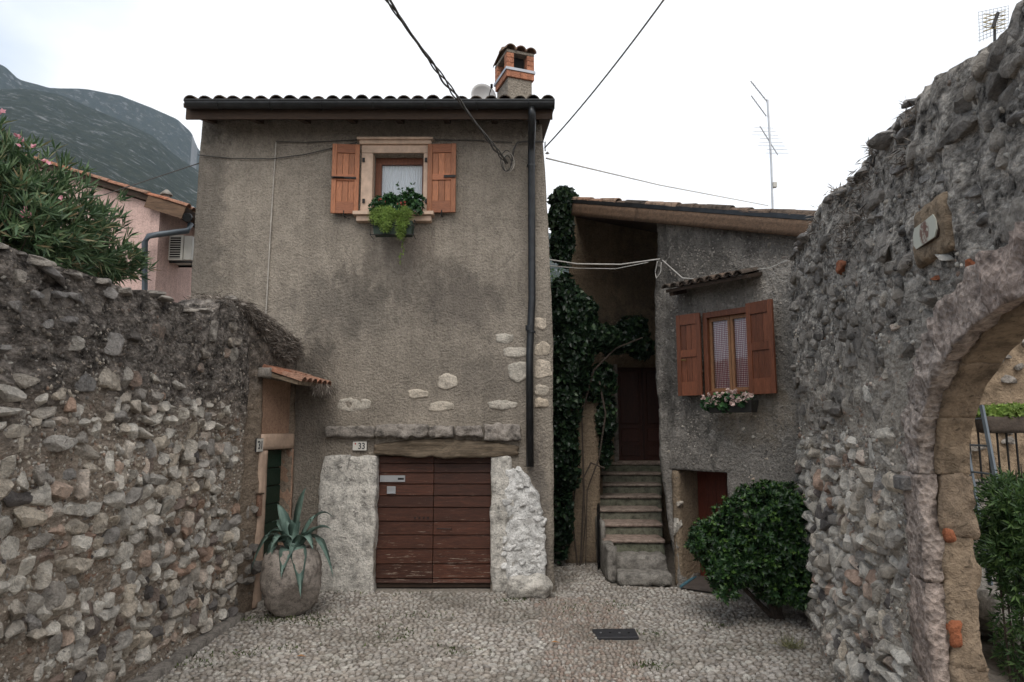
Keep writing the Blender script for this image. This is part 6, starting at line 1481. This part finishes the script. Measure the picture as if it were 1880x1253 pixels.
# dry vine thatch over the end of the wall
DV = thing('dry_vine', 'matted grey dry vine heaped on the wall top above the green door', 'dead vine', tuple(FB.W(.45, .1, 3.4)))
pts = []; dirs = []
for k in range(7000):
    u = random.random() ** .8; x = -.10 + 1.40 * u; x = -.75 + 2.1 * u; hgt = (float(ptop(np.array([x]))[0]) if x > 0 else float(ltop(np.array([8.25 + x]))[0])) + .02; a = random.random() ** 1.3
    if a < .35: P1 = FB.W(x, random.uniform(-.05, .40), hgt + random.uniform(-.04, .05))
    else: P1 = FB.W(x, -.04 - .03 * random.random(), hgt - (a - .35) * .55 * (.35 + .9 * math.exp(-((x - .8) / .5) ** 2)))
    pts.append(P1[:]); d = FB.W(x + random.uniform(-.1, .4), -.1 - random.random() * .3, hgt - random.uniform(.1, .6)) - P1; dirs.append(d.normalized()[:])
P_ = np.array(pts); T = np.array(dirs) + rng.normal(size=P_.shape) * .35; n_ = len(P_)
add_leaves(DV, 'stems', [leaf_geo(P_, T, rng.normal(size=P_.shape) + [1, -.3, .6], .035 + .07 * rng.random(n_), .005 + .008 * rng.random(n_), .2)], M['straw'])
o = thing('withered_weeds', 'withered weeds hanging from the end of the small tiled roof over the green door', 'dead plant', tuple(FB.W(cxb - .1, -.5, zc0 - .1)))
P_ = np.array([FB.W(cxb - .05 - random.random() * .55, -.48 - random.uniform(0, .12), zc0 - .13 - random.random() * .12)[:] for k in range(420)]); add_leaves(o, 'stems', [leaf_geo(P_, rng.normal(size=P_.shape) * .5 + [0, 0, -1], rng.normal(size=P_.shape), .05 + .09 * rng.random(len(P_)), .006 + .004 * rng.random(len(P_)), .2)], M['straw'])
# dry plants rooted in the crest of the arch wall
o = thing('wall_weeds', 'dry reddish weeds rooted in the crest of the arch wall', 'weeds', tuple(FR.W(.9, 0, 4.0)))
pp_ = []
for (px, py, n_, s_) in ((1575, 400, 130, 16), (1590, 330, 120, 12), (1672, 290, 120, 10), (1500, 400, 90, 12), (1560, 440, 90, 10), (1545, 355, 60, 8), (1680, 210, 50, 8), (1610, 270, 40, 6)):
    for k in range(n_):
        q = FR.pix(px + random.gauss(0, s_), py + random.gauss(0, s_ * 1.6)); 
        if q.z < float(rtop(np.array([q.x]))[0]) + .04: pp_.append(FR.W(q.x, -.03, q.z)[:])
P_ = np.array(pp_); add_leaves(o, 'stems', [leaf_geo(P_, rng.normal(size=P_.shape) * .6 + [-.6, -.2, -.3], rng.normal(size=P_.shape), .04 + .07 * rng.random(len(P_)), .006 + .006 * rng.random(len(P_)), .2)], M['straw'])

# ================================================================== GARDEN behind the arch
RW = thing('garden_rock_wall', 'high ochre rubble retaining wall seen through the arch', 'wall', (4.6, 9.2, 0), R(-8))
V, Fc = slab_grid(lines(-.6, 8, .07), lines(0, 3.7, .07), lambda x, z: x > -9, lambda X, Z: (X, Z), lambda x, z: .10 * fbm(np.stack([x, z, x * 0], 1) * 1.6, 5), .4)
link('rock_face', mesh('rock_face', V, Fc, M['reveal'], smooth=True), RW)
spw = [(random.uniform(0, 6), -.05, random.uniform(1.8, 3.6), random.uniform(.05, .14), .06, random.uniform(.04, .10), random.uniform(-.3, .3), random.uniform(-.5, .5), 0) for k in range(110)]
single_stones('stone', spw, stone_meshes('stone', M['stone_dull'], SH[:5]), RW)
TE = thing('garden_terrace', 'raised stone terrace below the iron railing behind the arch', 'terrace', (6.6, 7.3, 0)); rough('terrace_wall', M['stone_dull'], TE, -1.9, 3.5, 0, 1.6, 0, 1.55, .12, .04, 6)
y7 = 7.35; ra = atY(1800, 744, y7); rb = atY(1890, 744, y7)
RL = thing('iron_railing', 'black iron railing with upright bars on the terrace behind the arch', 'railing', (ra.x - .4, y7, 1.55)); hr = ra.z - 1.55
box('top_rail', M['iron'], RL, 0, 3, -.015, .015, hr - .03, hr); box('bottom_rail', M['iron'], RL, 0, 3, -.012, .012, .05, .08)
for k in range(30): box('bar', M['iron'], RL, .04 + k * .10, .055 + k * .10, -.007, .007, .081, hr - .031)
v = atY(1850, 795, 7.2); t = thing('hanging_basket_planter', 'dark woven planter hung on the railing', 'planter', (v.x, v.y, v.z))
rough('trough', M['bark'], t, -.28, .35, -.12, .1, 0, .17, .04, .012, 3, 12, .1)
P_, D_ = cloud([(v.x + .05, v.y, v.z + .2, .36, .14, .09)], 420, .7, .3, 6); t2 = thing('railing_plant', 'yellow green trailing plant in the woven planter on the railing', 'plant', (v.x, v.y, v.z + .17)); add_leaves(t2, 'leaves', rosettes(P_, D_, 4, .05, .03, 1, 0), M['leaf_fern'])
LDp = [(atY(1802, 745, 6.3), atY(1835, 915, 5.9))]
t = thing('ladder', 'pale blue grey ladder leaning behind the arch pier', 'ladder', tuple(LDp[0][1])); c = Vector(t.location); a_ = LDp[0][0] - c; b_ = Vector((0, 0, 0)) + (Vector((0, 0, 0)) - a_) * .9
for dx_ in (0, .38): MB().tube([a_ + Vector((dx_ * .12, dx_, 0)), b_ + Vector((dx_ * .12, dx_, 0))], .02, 4).build('rail', M['pipe_blue'], t)
for k in range(6): p = a_.lerp(b_, .08 + k * .16); MB().tube([p, p + Vector((.045, .38, 0))], .010, 6).build('rung', M['pipe_blue'], t)
GS = thing('garden_shrub', 'leafy green climbing shrub filling the opening beyond the arch pier', 'shrub', (3.9, 5.2, 0))
E = [pe(1865, 905, 5.3, .20, .3, .18), pe(1850, 930, 5.2, .20, .3, .2), pe(1870, 960, 5.1, .24, .3, .3), pe(1845, 1020, 5.1, .15, .25, .2), pe(1900, 930, 5.4, .25, .3, .22), pe(1870, 1060, 5.1, .2, .25, .22), pe(1920, 1000, 5.2, .4, .4, .45), pe(1845, 960, 5.2, .14, .2, .25), pe(1880, 1130, 5.1, .16, .25, .25), pe(1890, 1210, 5.1, .2, .25, .2)]
P_, D_ = cloud(E, 2600, .6, .4, 5); add_leaves(GS, 'foliage', rosettes(P_, D_, 5, .062, .014, .8, .1), M['leaf_garden'])
for k in range(6):
    a = atY(1858 + k * 9, 1253, 5.1); b = atY(1838 + k * 9, 900 - k * 12, 5.2); MB().tube([Vector((a.x, a.y, 0)) - GS.location, a.lerp(b, .5) + Vector((random.uniform(-.06, .06), 0, 0)) - GS.location, b - GS.location], [.010, .008, .004], 6).build('stem', M['bark'], GS)
HD = thing('garden_hedge', 'dark hedge at the back of the garden under the railing', 'hedge', (6.2, 6.9, 0))
E = [(5.0 + k * .5, 6.9, .8 + .2 * (k % 2), .4, .3, .65) for k in range(6)]
P_, D_ = cloud(E, 1800, .7, .3); add_leaves(HD, 'foliage', rosettes(P_, D_, 4, .08, .045, .9, .1), M['leaf_bush'])
GSt = thing('garden_steps', 'pale stone garden steps glimpsed low through the arch', 'steps', (4.6, 5.6, 0))
for k in range(5): rough('step', M['step_low'], GSt, -.25 + .02 * k, 2.2, k * .30, k * .30 + .34, .0 if k == 0 else .17 * k - .1, .17 * (k + 1), .08, .01, 20 + k, 6, .08)

# ================================================================== WEEDS AND LITTER on the paving
pts = []
for (px, py, n_, sx_, sy_) in ((580, 1140, 150, 30, 8), (500, 1138, 260, 40, 6), (720, 1165, 110, 30, 10), (540, 1190, 50, 15, 5), (450, 1200, 50, 20, 6), (1195, 1222, 80, 18, 4), (1080, 1115, 60, 30, 6), (1130, 1112, 60, 20, 5), (840, 1195, 60, 25, 8), (360, 1215, 90, 30, 10), (650, 1090, 60, 60, 3), (1320, 1150, 40, 12, 3), (760, 1130, 50, 40, 4), (1200, 1166, 50, 12, 5), (945, 1103, 120, 14, 3), (1200, 1066, 60, 12, 4), (1040, 1125, 40, 30, 5)):
    for k in range(n_):
        v = ground(px + random.gauss(0, sx_), py + random.gauss(0, sy_))
        if in_lane(v.x, v.y): pts.append((v.x, v.y, .0))
P_ = np.array(pts); n_ = len(P_)
o = build_leaves('moss', [leaf_geo(P_, rng.normal(size=P_.shape) * .7 + [0, 0, .9], rng.normal(size=P_.shape), .02 + .03 * rng.random(n_), .008 + .01 * rng.random(n_), .2)], M['moss']); o['kind'] = 'stuff'; o['label'] = 'moss and small weeds between the pebbles'
v = ground(1452, 1192); t = thing('grass_tuft', 'dry pale grass tuft sprouting from the pebbles near the arch wall', 'grass tuft', (v.x, v.y, .01))
P_ = np.tile(np.array([[v.x, v.y, .01]]), (110, 1)) + rng.normal(size=(110, 3)) * [.05, .03, 0]; add_leaves(t, 'blades', [leaf_geo(P_, rng.normal(size=P_.shape) * [.8, .8, .2] + [.1, 0, .55], np.tile([[0, 0, 1.]], (110, 1)) + rng.normal(size=P_.shape) * .3, .08 + .12 * rng.random(110), .005 + .003 * rng.random(110), .2)], M['grass'])
for px, py, lab in ((1020, 1186, 'single brown fallen leaf lying left of the manhole cover'), (553, 1212, 'small orange fallen leaf on the pebbles below the stone pot')):
    v = ground(px, py); V = [(-.05, 0, .035), (-.01, .025, .045), (.05, .005, .03), (.0, -.022, .045)]
    o = link('fallen_leaf', mesh('fallen_leaf', V, [(0, 3, 2), (0, 2, 1)], M['twig']), None, tuple(v)); tag(o, lab, 'leaf')

# ================================================================== AIR
hz = MB().box(-2600, 2600, -150, 3300, -8, 1900).build('haze', None)
m = bpy.data.materials.new('haze air'); m.use_nodes = True; nt = m.node_tree; nt.nodes.clear()
o_ = nt.nodes.new('ShaderNodeOutputMaterial'); pv_ = nt.nodes.new('ShaderNodeVolumePrincipled'); pv_.inputs['Color'].default_value = (0.62, 0.78, 1.0, 1); pv_.inputs['Density'].default_value = 0.00010; pv_.inputs['Anisotropy'].default_value = 0.2
nt.links.new(pv_.outputs[0], o_.inputs['Volume']); hz.data.materials.append(m); hz['kind'] = 'stuff'; hz['label'] = 'thin bluish haze over the valley'
